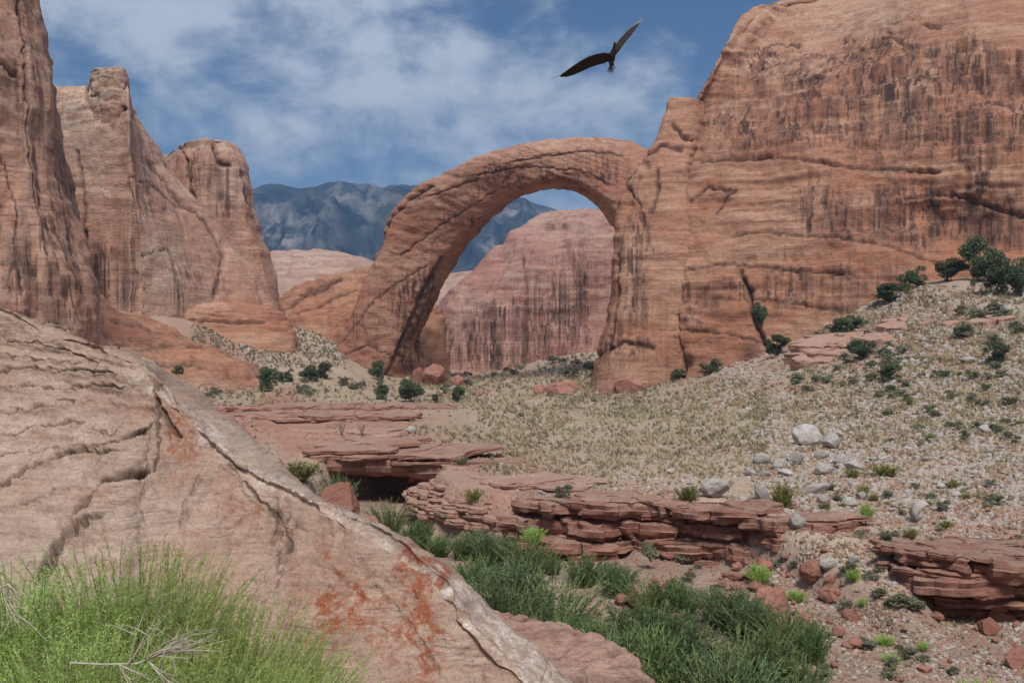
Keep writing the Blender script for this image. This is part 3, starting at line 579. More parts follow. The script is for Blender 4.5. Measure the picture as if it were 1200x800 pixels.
mound('pale_dome', [(0, 470, 640, 0), (30, 490, 620, 5), (40, 505, 605, 12), (45, 512, 590, 20), (48, 520, 560, 30)], 500, 620, M_PINKD, 'pale rock slope seen low through the arch', rock_disp((3.0, 0.8, 0.8), (30, 4, 9)))
mound('pale_dome', [(-16, 470, 606, -4), (8, 500, 590, 0), (18, 510, 584, 4), (25, 520, 576, 8), (29, 530, 565, 12)], 395, 440, M_PINKD, 'pale cream slickrock beside the arch leg', rock_disp((1.8, 0.8, 0.8), (20, 3, 9)))

# the blue mountain
def build_mountain():
    sil = np.array([(-500, 300), (-100, 260), (200, 228), (290, 224), (330, 217), (350, 224), (366, 223), (385, 217), (400, 214), (420, 218), (450, 222), (480, 220), (520, 214), (560, 222), (600, 233), (640, 244), (690, 258), (740, 285), (900, 330), (1200, 360)], float)
    px = np.linspace(-500, 1200, 520); yy = np.linspace(2600, 5600, 240)
    PX, YY = np.meshgrid(px, yy); X = (PX - 600) / F * 4000 * (0.8 + 0.2 * YY / 4000)
    H = (HZ - np.interp(PX, sil[:, 0], sil[:, 1])) / F * 4000
    t = (YY - 2600) / 1400
    prof = np.where(t < 1, np.clip(t, 0, 1) ** 0.85, np.clip(1 - (t - 1) * 0.7, 0, 1))
    r = ridged(X / 420, YY / 900, X * 0, 4)
    Zm = H * prof + (r - 0.9) * 230 * np.sin(np.clip(t * 1.08, 0, 1) * math.pi) ** 1.5 + 12 * fbm(X / 90, YY / 90, X * 0, 4) * (t > .05) + 10
    V = np.stack([X, YY, Zm], -1); K, M = X.shape
    i = np.arange(K - 1)[:, None] * M; j = np.arange(M - 1)[None]
    q = np.stack([i + j, i + j + 1, i + M + j + 1, i + M + j], -1).reshape(-1, 4)
    scr = np.clip(ridged(X / 300 + 3, YY / 700, X * 0 + 2, 3) - 0.6, 0, 1)
    ppx, ppy = proj(V)
    scr = 0.9 * scr + 0.6 * blobs(ppx, ppy, [(318, 275, 22, 14, 1.5), (370, 255, 40, 22, .9), (430, 290, 60, 12, .6), (610, 260, 30, 20, .8), (585, 290, 20, 12, 1.0), (300, 255, 20, 12, .8), (460, 245, 30, 20, .6)], 8, 20)
    me = mk_mesh('mountain', V, q, True, {'scree': scr})
    b = NB('forested_mountain'); p = b.pos()
    n = b.noise(p, 0.006, 7, 0.65); n2 = b.noise(b.scale(p, (0.012, 0.006, 0.012)), 1.0, 7, 0.68)
    col = b.mix(b.ramp(n, 0.4, 0.6), (0.025, 0.042, 0.045), (0.06, 0.075, 0.07))
    col = b.mix(b.math('MULTIPLY', b.attr('scree'), b.ramp(n2, 0.42, 0.60, 0, 0.8), True), col, (0.30, 0.275, 0.27))
    me.materials.append(b.out(col, b.bump(n2, 0.6, 20), 0.95, 0.1))
    tag(link('mountain', me), 'blue forested mountain range on the horizon behind the arch', kind='structure')
build_mountain()

# haze
def build_haze():
    x0, x1, y0, y1, z0, z1 = -3500, 3500, -60, 6000, -30, 900
    V = [(x, y, z) for z in (z0, z1) for y in (y0, y1) for x in (x0, x1)]
    q = [(0, 2, 3, 1), (4, 5, 7, 6), (0, 1, 5, 4), (2, 6, 7, 3), (0, 4, 6, 2), (1, 3, 7, 5)]
    m = bpy.data.materials.new('haze_air'); m.use_nodes = True; m.node_tree.nodes.clear()
    v = m.node_tree.nodes.new('ShaderNodeVolumePrincipled'); v.inputs['Density'].default_value = HAZE; v.inputs['Color'].default_value = (0.26, 0.50, 0.95, 1)
    v.inputs['Anisotropy'].default_value = 0.2
    o = m.node_tree.nodes.new('ShaderNodeOutputMaterial'); m.node_tree.links.new(v.outputs[0], o.inputs['Volume'])
    tag(link('haze', mk_mesh('haze', V, np.array(q), False, None, [m])), kind='stuff')
HAZE = 0.00014
build_haze()

# ------------------------------------------------------------------ foreground rock
def build_fore_rock():
    st = [(-300, 322, 10.6), (-120, 345, 10.3), (0, 364, 10), (60, 389, 9.8), (130, 413, 9.5), (163, 424, 9.3), (186, 456, 9.2), (232, 501, 9), (300, 557, 8.8), (352, 581, 8.6), (420, 620, 8.2), (470, 655, 8), (522, 692, 7.8), (560, 735, 7.5), (626, 797, 7.2), (700, 890, 6.8), (780, 1000, 6.4)]
    crest = {420: (-3, 4), 470: (-4, 4), 522: (-6, 2), 560: (-14, 5), 626: (-23, 8), 700: (-28, 14), 780: (-28, 14)}
    L = []
    for px, py, Y in st:
        k = min(max(px, 0), 500) / 500.0
        cx, cy = crest.get(px, (-2, 3))
        s = W(px, py, Y)
        L.append([W(px - 150 * k, py + 560, Y - 4.2 + 0.4 * k), W(px - 70 * k, py + 230, Y - 1.5), W(px - 22 * k + cx, py + 70, Y - 0.35), W(px + cx, py + cy, Y - 0.06), s, (s[0] + 0.4, s[1] + 1.3, s[2] - 0.7), (s[0] + 1.5, s[1] + 3.5, s[2] - 6)])
    c0 = np.array(L[0]).mean(0); L = [[tuple(c0 + (np.array(p) - c0) * 0.02 - [0.6, 0, 0]) for p in L[0]]] + L
    G, _ = loft(L, [110, 90, 60, 14, 10, 6, 4], [6, 30, 50, 40, 48, 30, 30, 40, 50, 36, 46, 36, 40, 40, 50, 20, 8], 0.25, None)
    n, sg = grid_normals(G)
    x, y, z = G[..., 0], G[..., 1], G[..., 2]; px, py = proj(G); front = (n[..., 1] < 0.3) * 1.0
    left = sstep(12, -12, px - np.interp(py, [300, 420, 440, 480, 510, 540, 600, 660, 800], [150, 165, 178, 188, 186, 170, 130, 60, -60]))   # 1 left of the arris
    d = 0.16 * fbm(x / 2.4, y / 2.4, z / 2.4, 4) + 0.035 * fbm(x / 0.5, y / 0.5, z / 0.4, 4, .6)
    s = z + 0.20 * x + 0.15 * perlin(x / 1.2, y / 1.2, z / 1.2)
    bed = np.tanh(4 * perlin(x / 3, y / 3, s / 0.16)) * 0.6 + 0.4 * np.tanh(4 * perlin(x / 2 + 4, y / 2, s / 0.07))
    d += 0.010 * bed * left * sstep(620, 500, py)
    d += 0.006 * bed + 0.012 * fbm(x / .12, y / .12, z / .12, 3, .6)
    d += (left - 0.5) * 0.05 * sstep(415, 440, py)
    CK = [([(-20, 580), (0, 576), (34, 556), (67, 542), (107, 534), (152, 535)], 2.6, .11), ([(101, 534), (146, 522), (174, 506), (184, 500)], 2.4, .10), ([(176, 560), (150, 567), (129, 579), (96, 614), (62, 659), (50, 680)], 5, .13), ([(129, 612), (101, 622), (84, 638)], 3, .08),
          ([(-10, 486), (39, 483), (79, 472), (110, 470)], 1.8, .06), ([(-10, 515), (50, 500), (79, 497), (100, 498)], 1.6, .05), ([(-10, 438), (34, 434), (84, 436), (140, 438)], 1.8, .06), ([(-10, 456), (56, 458), (112, 452), (150, 455)], 1.6, .05), ([(0, 536), (34, 528), (45, 535), (62, 524), (79, 531), (100, 528)], 1.5, .045),
          ([(112, 505), (135, 512), (155, 500)], 1.4, .04), ([(10, 400), (70, 408), (120, 425)], 1.6, .05), ([(0, 418), (60, 424), (100, 428)], 1.4, .045), ([(186, 470), (200, 495), (212, 515)], 3.5, .10), ([(176, 430), (188, 470), (190, 510), (182, 560)], 3, .05),
          ([(270, 545), (300, 580), (330, 610), (345, 640)], 2.5, .04), ([(395, 665), (402, 680), (412, 690)], 1.5, .03), ([(235, 560), (215, 590), (210, 620)], 1.4, .02), ([(440, 690), (470, 720), (520, 790)], 1.4, .02), ([(0, 600), (60, 590), (110, 570)], 1.2, .03)]
    wx = px + 4 * fbm(px / 12, py / 12, px * 0, 3); wy = py + 5 * fbm(px / 14, py / 10, px * 0 + 4, 3); cm = 0 * d
    for pts, wid, dep in CK:
        dd, side = segdist(wx, wy, pts); wv = wid * (0.35 + 0.8 * np.clip(0.5 + perlin(px / 22, py / 22, px * 0 + 9), 0, 1))
        g = np.exp(-(dd / wv) ** 2); d -= dep * .8 * g * front; cm = np.maximum(cm, g)
        d += 0.03 * np.exp(-(dd / (wv * 3.5)) ** 2) * front
    # small flaking pits of the stained face
    pit = sstep(0.25, 0.6, fbm(x / 0.35, y / 0.35, z / 0.5, 4, .6)) * (1 - left); d -= 0.02 * pit
    G = G + n * d[..., None]
    stain = blobs(px, py, [(330, 628, 12, 40, 1.6), (333, 690, 9, 50, .5), (20, 395, 40, 8, .5), (120, 425, 40, 6, .5), (90, 640, 40, 20, .4), (410, 775, 30, 25, .5)], 6, 18) + cm * 0.9
    warm = blobs(px, py, [(386, 705, 16, 60, 1.7), (375, 745, 14, 34, 1.2), (418, 722, 14, 36, 1.3), (492, 735, 22, 80, 1.9), (455, 735, 14, 50, .8), (350, 690, 10, 30, .7), (476, 662, 9, 18, 1.2), (505, 680, 8, 18, 1.0), (430, 700, 8, 40, .6), (215, 530, 22, 40, .7), (265, 575, 16, 24, .7), (288, 602, 20, 14, .7), (250, 620, 12, 20, .5), (445, 760, 12, 30, .6), (160, 480, 18, 8, .4), (205, 500, 5, 22, 1.1), (220, 640, 50, 30, .35), (120, 590, 40, 10, .5)], 9, 16)
    pale = blobs(px, py, [(60, 520, 90, 60, .45), (170, 440, 20, 24, .8), (240, 510, 30, 16, .9), (320, 572, 40, 12, .8), (470, 770, 30, 30, .3)], 6, 18)
    cd, _s = segdist(px, py, [(186, 456), (232, 501), (300, 557), (352, 581), (420, 620), (470, 655), (522, 692)])
    pale += 1.0 * np.exp(-(cd / 7) ** 2) + 1.4 * sstep(0, 6, px - np.interp(py, [690, 735, 797, 900], [517, 548, 606, 676])) * (py > 686)
    o = link('foreground_boulder', grid_mesh('foreground_boulder', G, {'crackm': cm * front, 'stain': stain, 'warm': warm, 'pale': np.clip(pale, 0, 1.5)}, M_FORE))
    tag(o, 'huge tan sandstone rock with cracks and rust stains filling the lower left', 'rock')
build_fore_rock()

# ------------------------------------------------------------------ near pink bench
def build_near_slab():
    P = [(300, 38), (440, 35), (520, 27.6), (600, 25.8), (652, 24.6), (718, 22.5), (788, 19.5), (850, 15), (820, 9), (500, 8), (250, 12)]
    top = np.array([Z(a, b, 0) for a, b in P]); c = top.mean(0)
    L = []
    for z, k in ((-13, 1.10), (-10, 1.06), (-8.2, 1.03), (-7.25, 1.0), (-6.9, 0.97), (-6.75, 0.90), (-6.7, 0.72), (-6.65, 0.5), (-6.6, 0.25), (-6.6, 0.03)):
        L.append([tuple(c + (p - c) * k + [0, 0, z]) for p in top])
    G, _ = loft(L, [20, 40, 60, 40, 50, 50, 20, 8, 8, 8, 10], [6, 8, 10, 10, 20, 50, 50, 20, 10], 0.3, None, cap=False)
    n, _s = grid_normals(G); x, y, z = G[..., 0], G[..., 1], G[..., 2]
    st = np.tanh(5 * perlin(x / 5, y / 1.6, z / 0.35 + 0.3 * x)) ; d = 0.30 * fbm(x / 4, y / 3, z / 1, 4) + 0.07 * st + 0.04 * np.tanh(4 * perlin(x / 1.5, y / .7, z / 0.2)) - 0.10 * sstep(.8, 1.3, ridged(x / 2.5, y / 1.0, z * 0, 2))
    d += 0.05 * fbm(x / .6, y / .4, z / .3, 4, .6) - 0.08 * sstep(.9, 1.3, ridged(x / 1.1 + 3, y / .5, z * 0, 2))
    G = G + n * d[..., None]
    o = link('rock_bench', grid_mesh('rock_bench', G, {'crackm': sstep(.95, 1.35, ridged(x / 2.5, y / 1.0, z * 0, 2)) * .6 + .5 * sstep(1.0, 1.35, ridged(x / 1.1 + 3, y / .5, z * 0, 2))}, M_PINK))
    tag(o, 'pink flaking rock bench beside the foreground boulder above the green shrubs', kind='structure')
build_near_slab()

# ------------------------------------------------------------------ layered ledges, slab by slab
def slab_mesh(L, D, T, seed, jag=0.35, under=0.3, mat=None, res=0.14, front_noise=0.06):
    rs = np.random.RandomState(seed); nf = int(np.clip(L / res, 14, 46)); ox, oy = rs.rand(2) * 50
    xs = np.linspace(-L / 2, L / 2, nf)
    br = np.sort(rs.uniform(-L / 2, L / 2, max(2, int(L / (3 * res + .55))))); stp = rs.uniform(-.8, .8, len(br) + 1)[np.searchsorted(br, xs)]   # broken off in blocks
    yf = jag * (0.8 * stp + 0.7 * perlin(xs / 1.6 + ox, xs * 0 + oy, xs * 0) + 0.3 * perlin(xs / 0.5 + ox, xs * 0 + oy, xs * 0)) + 0.8 * jag * np.abs(xs / (L / 2)) ** 3
    front = np.stack([xs, yf], 1)
    right = np.stack([L / 2 + (.1 + .06 * L) * rs.randn(5), np.linspace(yf[-1] + D * .12, D * .9, 5)], 1)
    back = np.stack([np.linspace(L / 2 * .9, -L / 2 * .9, 4), np.full(4, D)], 1)
    left = np.stack([-L / 2 + (.1 + .06 * L) * rs.randn(5), np.linspace(D * .9, yf[0] + D * .12, 5)], 1)
    o = np.concatenate([front, right, back, left]); c = np.array([0, D * .5])
    K = [(0.0, 0.55, under * 1.0), (0.0, 0.8, under), (0.02, .99, under * .75), (0.3, 1, under * .35), (0.34, 1, under * .1), (0.62, 1.0, 0), (0.66, 1.0, 0.10), (0.93, 1.0, 0.08), (1.0, .975, 0.11), (1.02, .75, .13), (1.02, .4, .13), (1.02, .02, .13)]
    rows = []
    for i, (tz, k, ins) in enumerate(K):
        q = c + (o - c) * [1 - (1 - k) * .5 if k > .5 else k, k]; w_ = np.zeros(len(o)); w_[:nf] = 1
        q = q.copy(); q[:, 1] += ins * w_
        zz = np.full(len(o), tz * T)
        rows.append(np.column_stack([q, zz]))
    G = np.array(rows); x, y, z = G[..., 0] + ox, G[..., 1] + oy, G[..., 2]
    n, _s = grid_normals(G)
    d = front_noise * (fbm(x / 0.8, y / 0.8, z / 0.3, 3) + 0.8 * np.tanh(4 * perlin(x / 2, y / 2, z / 0.14))) + 0.05 * fbm(x / 1.7, y / 1.7, z, 2)
    G = G + n * d[..., None]
    Kk, M = G.shape[:2]; i = np.arange(Kk - 1)[:, None] * M; j = np.arange(M)[None]; j2 = (j + 1) % M
    qd = np.stack([i + j, i + j2, i + M + j2, i + M + j], -1).reshape(-1, 4)
    V = np.concatenate([G.reshape(-1, 3), G[0].mean(0)[None]])
    f3 = np.stack([np.full(M, Kk * M), (np.arange(M) + 1) % M, np.arange(M)], 1)
    return mk_mesh('rock_slab', V, [qd, f3], False, None, [mat or M_LEDGE])
def polyline_at(P, t):
    P = np.array(P); s = np.r_[0, np.cumsum(np.hypot(*np.diff(P, axis=0).T))]
    q = np.array([np.interp(t, s, P[:, 0]), np.interp(t, s, P[:, 1])]); e = 0.5
    a = np.array([np.interp(t - e, s, P[:, 0]), np.interp(t - e, s, P[:, 1])]); b = np.array([np.interp(t + e, s, P[:, 0]), np.interp(t + e, s, P[:, 1])])
    return q, math.atan2(*(b - a)[::-1]), s[-1]
def ledge(label, line, rows, seed, D=4.0, Lr=(2.2, 5.5), mat=None, zadd=None, jag=0.4, cat='rock ledge', span=None, res=0.14, fnz=0.06, pitch=0.0):
    """rows: (z of the top, thickness, how far it sticks out, undercut)"""
    P = [((a - 600) / F * b, b) for a, b in line]; rnd = random.Random(seed)
    q0, _, tot = polyline_at(P, 0)
    zr = rows[0][0]
    root = empty('rock_ledge', (P[0][0], P[0][1], zr), label, cat)
    k = 0
    for ri, (zt, T, out, und) in enumerate(rows):
        t = -rnd.random() * 1.5
        while t < tot:
            Ls = min(rnd.uniform(*Lr), max(tot - t + 1.0, Lr[0])); m = t + Ls / 2; t += Ls * rnd.uniform(0.86, 0.97); k += 1
            if m > tot + .5: break
            q, ang, _ = polyline_at(P, min(max(m, 0), tot))
            o_ = out + rnd.uniform(-.22, .22); TT = T * rnd.uniform(.85, 1.12)
            nx, ny = math.sin(ang), -math.cos(ang)
            z = zt - TT + (zadd(min(max(m, 0), tot) / tot) if zadd else 0) + rnd.uniform(-.05, .05)
            me = slab_mesh(Ls * 1.08, D, TT * 1.04, seed * 100 + k, jag, und, mat, res, fnz)
            ob = link('rock_slab', me, root)
            ob.location = (q[0] + nx * o_ - P[0][0], q[1] + ny * o_ - P[0][1], z - zr)
            ob.rotation_euler = (pitch + rnd.uniform(-.05, .06), rnd.uniform(-.05, .05), ang + rnd.uniform(-.12, .12))
    return root
ledge('long layered red ledge overhanging the gully below the white boulder', [(622, 53.4), (680, 52.6), (740, 52.4), (800, 51.2), (850, 50), (905, 48.2), (950, 46.6)],
      [(-7.95, .22, .2, .1), (-8.12, .75, .7, .6), (-8.8, .35, -.1, .2), (-9.1, .9, .45, .7), (-9.95, .3, .2, .1), (-10.2, .85, .6, .6), (-10.95, .8, .1, .2)], 3, jag=.65, fnz=.11, zadd=lambda t: -0.1 + 0.25 * t - 0.5 * max(0, t - .8) * 5 * .6)
ledge('dark undercut red ledge at the right edge above the gully floor', [(1060, 41.2), (1100, 40), (1150, 39.6), (1215, 39.4), (1330, 39.4)],
      [(-8.35, .2, .1, .1), (-8.5, .7, .7, .4), (-9.15, .3, .5, .2), (-9.4, .95, .7, .8), (-10.25, .5, -.2, .5), (-10.7, .6, -.9, .2)], 5, jag=.65, fnz=.11, zadd=lambda t: 0.1 * t)
ledge('pink stepped ledge sloping down to the shrubs right of the alcove', [(496, 66.0), (512, 61.6), (538, 58.8), (580, 57.2), (640, 55.6)],
      [(-8.0, .25, -2.4, .1), (-8.25, .28, -1.4, .1), (-8.5, .3, -.5, .1), (-8.8, .32, .3, .15), (-9.1, .34, .9, .2), (-9.45, .4, 1.3, .3), (-9.9, .5, 1.2, .5), (-10.4, .7, .7, .4)], 7, D=5.5, Lr=(2, 4.5), mat=M_PINK, jag=.6)
ledge('rock roof overhanging the dark alcove in the streambank', [(366, 73), (392, 73), (430, 72.4), (475, 71.2), (512, 70)],
      [(-7.0, .35, .4, .2), (-7.3, .4, .9, .3), (-7.65, 1.4, .6, 2.6)], 9, D=8.5, Lr=(6, 9), zadd=lambda t: -.05 - 0.35 * t, jag=.5)
ledge('low red ledge crossing the flat left of the arch', [(235, 150), (330, 150), (420, 152), (520, 150)], [(-7.85, .7, 0, .4), (-8.15, .8, .7, .4)], 11, D=9, Lr=(6, 13), jag=1.4, res=.5, fnz=.12)
ledge('lower red ledge just beyond the foreground boulder', [(220, 122), (300, 122), (400, 121), (470, 120)], [(-7.45, .5, 0, .3), (-7.7, .6, .8, .4)], 13, D=8, Lr=(5, 11), jag=1.2, res=.4, fnz=.1)
ledge('broken pink rock shelf left of the alcove', [(240, 98), (300, 97), (380, 95), (430, 92)], [(-7.45, .35, 0, .3), (-7.7, .45, .9, .3)], 15, D=6, Lr=(3, 8), mat=M_PINK, jag=1.0, res=.3, fnz=.08)
ledge('red rock steps beside the alcove and the yellow shrub', [(340, 80), (372, 77.5), (398, 75.5)], [(-7.5, .4, 0, .2), (-7.9, .4, .9, .3), (-8.3, .5, 1.8, .3)], 16, D=5, Lr=(2, 4), jag=.6, res=.2)
ledge('smooth red rock slabs on the upper right slope below the junipers', [(945, 180), (1020, 176), (1080, 172), (1148, 166)],
      [(5.2, 1.8, -4, .3), (4.2, 1.8, -.5, .3), (3.2, 2.0, 3.2, .2), (2.0, 2.2, 7, .2)], 17, D=9, Lr=(9, 18), mat=M_PINK, jag=1.6, res=.6, fnz=.22, zadd=lambda t: -4.0 + 8.2 * t, pitch=.2)

# ------------------------------------------------------------------ stones
import bmesh
def ico(sub):
    bm = bmesh.new(); bmesh.ops.create_icosphere(bm, subdivisions=sub, radius=1.0)
    V = np.array([v.co[:] for v in bm.verts]); Fc = np.array([[v.index for v in f.verts] for f in bm.faces]); bm.free(); return V, Fc
_ico = {k: ico(k) for k in (1, 2, 3, 4)}
def boulder_mesh(name, seed, sub, facets, rough, mat, size=(1, 1, .7), smooth=False, keep=.62):
    rs = np.random.RandomState(seed); V, Fc = _ico[sub]; V = V.copy()
    for _ in range(facets):
        nn = rs.normal(size=3); nn /= np.linalg.norm(nn); h = rs.uniform(keep, .92)
        dd = V @ nn; V = np.where((dd > h)[:, None], V - nn * (dd - h)[:, None] * .96, V)
    V *= np.array(size)
    nn = V / np.linalg.norm(V, axis=1)[:, None]; q = V * 1.6 + seed * 3.1
    V = V + nn * (rough * fbm(q[:, 0], q[:, 1], q[:, 2], 4, .55))[:, None]
    return mk_mesh(name, V, Fc, smooth, None, [mat])
pass
GREY = [boulder_mesh('boulder', 100 + i, 4, 12, .09, M_GREY, (1, .85, .7), False, .60) for i in range(6)]
REDB = [boulder_mesh('boulder', 200 + i, 4, 11, .10, M_RED, (1, .85, .75), False, .42) for i in range(6)]
GREYs = [boulder_mesh('stone', 300 + i, 2, 8, .12, M_GREY, (1, .85, .65), False, .5) for i in range(6)]
REDs = [boulder_mesh('stone', 400 + i, 2, 9, .08, M_RED, (1, .8, .6), False, .5) for i in range(6)]
_Ys = np.geomspace(12, 700, 1400)
_gz_cache = {}
def ground_hit(px, py):
    x = (px - 600) / F * _Ys; g = gheight(x, _Ys); r = (HZ - py) / F * _Ys
    k = np.argmax(g >= r)
    return float(_Ys[k]) if g[k] >= r[k] else None
def place_rock(mesh, px, py, wp, hp, label, cat, name='boulder', rz=None, Y=None, rx=0.0, ry=0.0, group=None, depth=.85, rnd=random.Random(5), sink=.15, z=None):
    Y = Y or ground_hit(px, py)
    if Y is None: return None
    x = (px - 600) / F * Y; sx = wp / F * Y / 2; sz = hp / F * Y / 2 / .66
    if z is None: z = float(gheight(np.array([x]), np.array([Y]))[0])
    o = link(name, mesh); o.location = (x, Y + sx * .4, z + sz * .66 * (1 - sink)); o.scale = (sx, sx * depth, sz)
    o.rotation_euler = (rx, ry, rnd.uniform(-.6, .6) if rz is None else rz)
    return tag(o, label, cat, group)
NAMED = [
    (GREY[0], 837, 592, 40, 22, 'large smooth whitish boulder perched on the rim of the long ledge', 'boulder', dict(rz=.1, Y=52.2, ry=.06, sink=-.1)),
    (GREY[1], 893, 589, 17, 24, 'upright pale stone just right of the large boulder on the ledge rim', 'boulder', dict(ry=-.4)),
    (GREY[2], 948, 523, 37, 27, 'biggest pale grey boulder at the top of the boulder cluster', 'boulder', {}),
    (GREY[3], 974, 526, 27, 22, 'rounded whitish boulder leaning on the biggest boulder of the cluster', 'boulder', {}),
    (GREY[4], 984, 514, 14, 12, 'small pale boulder half hidden behind the two biggest ones', 'boulder', {}),
    (GREY[5], 894, 545, 23, 16, 'grey boulder standing alone left of the boulder cluster', 'boulder', {}),
    (GREY[0], 935, 545, 19, 16, 'blocky white boulder below the biggest boulder of the cluster', 'boulder', {}),
    (GREY[2], 912, 549, 14, 10, 'small greyish boulder between the lone boulder and the blocky white one', 'boulder', {}),
    (GREY[1], 967, 556, 24, 15, 'flat slab-like white boulder low in the boulder cluster', 'boulder', dict(ry=-.2)),
    (GREY[3], 987, 548, 24, 18, 'pale boulder behind the yellow grass in the cluster', 'boulder', {}),
    (GREY[4], 1003, 552, 22, 15, 'rightmost broad pale boulder of the cluster', 'boulder', {}),
    (GREY[5], 964, 538, 20, 12, 'low pale stone wedged under the rounded whitish boulder', 'boulder', {}),
    (GREY[0], 955, 580, 42, 12, 'long narrow pale boulder lying aslant below the cluster', 'boulder', dict(ry=-.3, depth=.4)),
    (GREY[1], 966, 590, 18, 12, 'small white boulder under the long narrow one', 'boulder', {}),
    (GREY[2], 997, 594, 18, 11, 'white stone with a dark underside right of the yellow shrub', 'boulder', {}),
    (GREY[3], 1010, 586, 14, 12, 'tilted pale stone touching the white stone with a dark underside', 'boulder', dict(ry=.5)),
    (GREY[4], 922, 558, 22, 10, 'wide low pale stone below the small greyish boulder', 'boulder', {}),
    (GREY[5], 880, 558, 16, 9, 'leftmost low white stone of the row below the lone boulder', 'boulder', {}),
    (GREY[0], 897, 559, 14, 8, 'second low white stone of the row below the lone boulder', 'boulder', {}),
    (GREY[1], 937, 621, 24, 18, 'round tan boulder at the right end of the long ledge', 'boulder', dict(sink=.05)),
    (GREY[2], 1158, 507, 20, 10, 'flat pale boulder high on the right stony slope', 'boulder', {}),
    (GREY[3], 481, 508, 16, 10, 'single white boulder on the bare ground above the alcove', 'boulder', {}),
    (GREY[4], 786, 556, 12, 8, 'whitish stone in the dry grass above the long ledge', 'boulder', {}),
    (REDB[0], 908, 738, 62, 52, 'biggest red boulder with a flat face above the gully shrubs', 'boulder', dict(rz=.25, depth=.6)),
    (REDB[1], 957, 690, 34, 30, 'pinkish grey angular boulder above the big red boulder', 'boulder', dict(rz=-.4)),
    (REDB[2], 978, 706, 40, 24, 'red wedge shaped boulder right of the pinkish grey one', 'boulder', {}),
    (REDB[3], 946, 740, 28, 26, 'small red boulder touching the right side of the biggest red one', 'boulder', {}),
    (REDB[4], 846, 724, 46, 30, 'broken red boulder left of the biggest red one', 'boulder', {}),
    (REDB[5], 772, 691, 26, 14, 'tilted red slab lying below the middle of the long ledge', 'boulder', dict(ry=.5, depth=1.3)),
    (REDB[0], 998, 728, 22, 15, 'small brick red boulder on the gully floor right of the wedge shaped one', 'boulder', {}),
    (REDB[1], 1005, 762, 24, 15, 'rounded pinkish boulder low on the gully floor', 'boulder', {}),
    (REDB[2], 1160, 745, 30, 24, 'red boulder at the foot of the right ledge', 'boulder', {}),
    (REDB[3], 1178, 730, 30, 20, 'brown boulder tucked under the right ledge', 'boulder', {}),
    (REDB[4], 1194, 785, 30, 30, 'red boulder at the right edge near the bottom corner', 'boulder', {}),
    (GREY[5], 974, 668, 26, 16, 'grey boulder behind the pinkish grey one', 'boulder', {}),
    (GREY[0], 1000, 664, 14, 12, 'dark grey stone right of the grey boulder', 'boulder', {}),
    (REDB[5], 397, 604, 60, 44, 'large reddish brown block tilted in front of the alcove', 'boulder', dict(rz=.5, Y=57, ry=-.35, depth=.9, z=-9.9)),
    (REDB[1], 432, 624, 46, 32, 'tan flat topped block below the tilted block in the alcove', 'boulder', dict(Y=54, rz=.2, z=-10.6)),
    (REDB[2], 655, 463, 40, 18, 'broad red rubble block left of the buttress foot', 'boulder', {}),
    (REDB[3], 738, 463, 34, 24, 'red block leaning at the foot of the buttress', 'boulder', dict(Y=234)),
    (REDB[4], 712, 459, 24, 20, 'red block at the left corner of the buttress foot', 'boulder', dict(Y=236)),
    (REDB[0], 668, 458, 24, 14, 'small red block beside the broad rubble block', 'boulder', {}),
    (REDB[5], 632, 462, 18, 12, 'leftmost red block between the arch leg and the buttress', 'boulder', {}),
    (REDB[1], 512, 452, 34, 26, 'cracked red block against the inner foot of the arch', 'boulder', dict(Y=282)),
    (REDB[2], 536, 455, 22, 16, 'low red block right of the arch foot', 'boulder', dict(Y=280)),
    (REDB[3], 492, 447, 20, 26, 'upright red block under the arch leg', 'boulder', dict(Y=284)),
    (REDB[2], 560, 464, 14, 8, 'small red stone between the arch foot and the grassy flat', 'boulder', {}),
    (GREY[3], 1136, 425, 26, 9, 'dark flat stone on the slope under the right junipers', 'boulder', {}),
]
for m, px, py, wp, hp, lab, cat, kw in NAMED: place_rock(m, px, py, wp, hp, lab, cat, **kw)

def build_crescent():
    Y = ground_hit(1078, 612); n, m = 14, 12; V = []
    for i in range(n):
        t = i / (n - 1); a = math.pi * (0.15 + 0.95 * t); cx, cz = -0.05 + 0.42 * math.cos(a + 1.0), 0.42 + 0.42 * math.sin(a + 1.0); r = 0.17 * math.sin(math.pi * (0.06 + 0.88 * t)) ** .6
        for j in range(m):
            b = 2 * math.pi * j / m; rr = r * (1 + .25 * math.sin(3 * b + 5 * t))
            V.append((cx + rr * math.cos(b) * math.cos(a + 1), rr * 1.6 * math.sin(b), cz + rr * math.cos(b) * math.sin(a + 1)))
    q = [(i * m + j, i * m + (j + 1) % m, (i + 1) * m + (j + 1) % m, (i + 1) * m + j) for i in range(n - 1) for j in range(m)]
    V = np.array(V); V = np.concatenate([V, V[:m].mean(0)[None], V[-m:].mean(0)[None]])
    f3 = [(n * m, (j + 1) % m, j) for j in range(m)] + [(n * m + 1, (n - 1) * m + j, (n - 1) * m + (j + 1) % m) for j in range(m)]
    me = mk_mesh('curved_log', V, [np.array(q), np.array(f3)], True, None, [M_GREY])
    x = (1078 - 600) / F * Y; o = link('curved_log', me); o.location = (x, Y, float(gheight([x], [Y])[0]) - .02); o.scale = (1.25, 1.25, 1.2); o.rotation_euler = (0, .5, .2)
    tag(o, 'curved bleached log lying like a crescent on the stony right slope', 'log')
build_crescent()

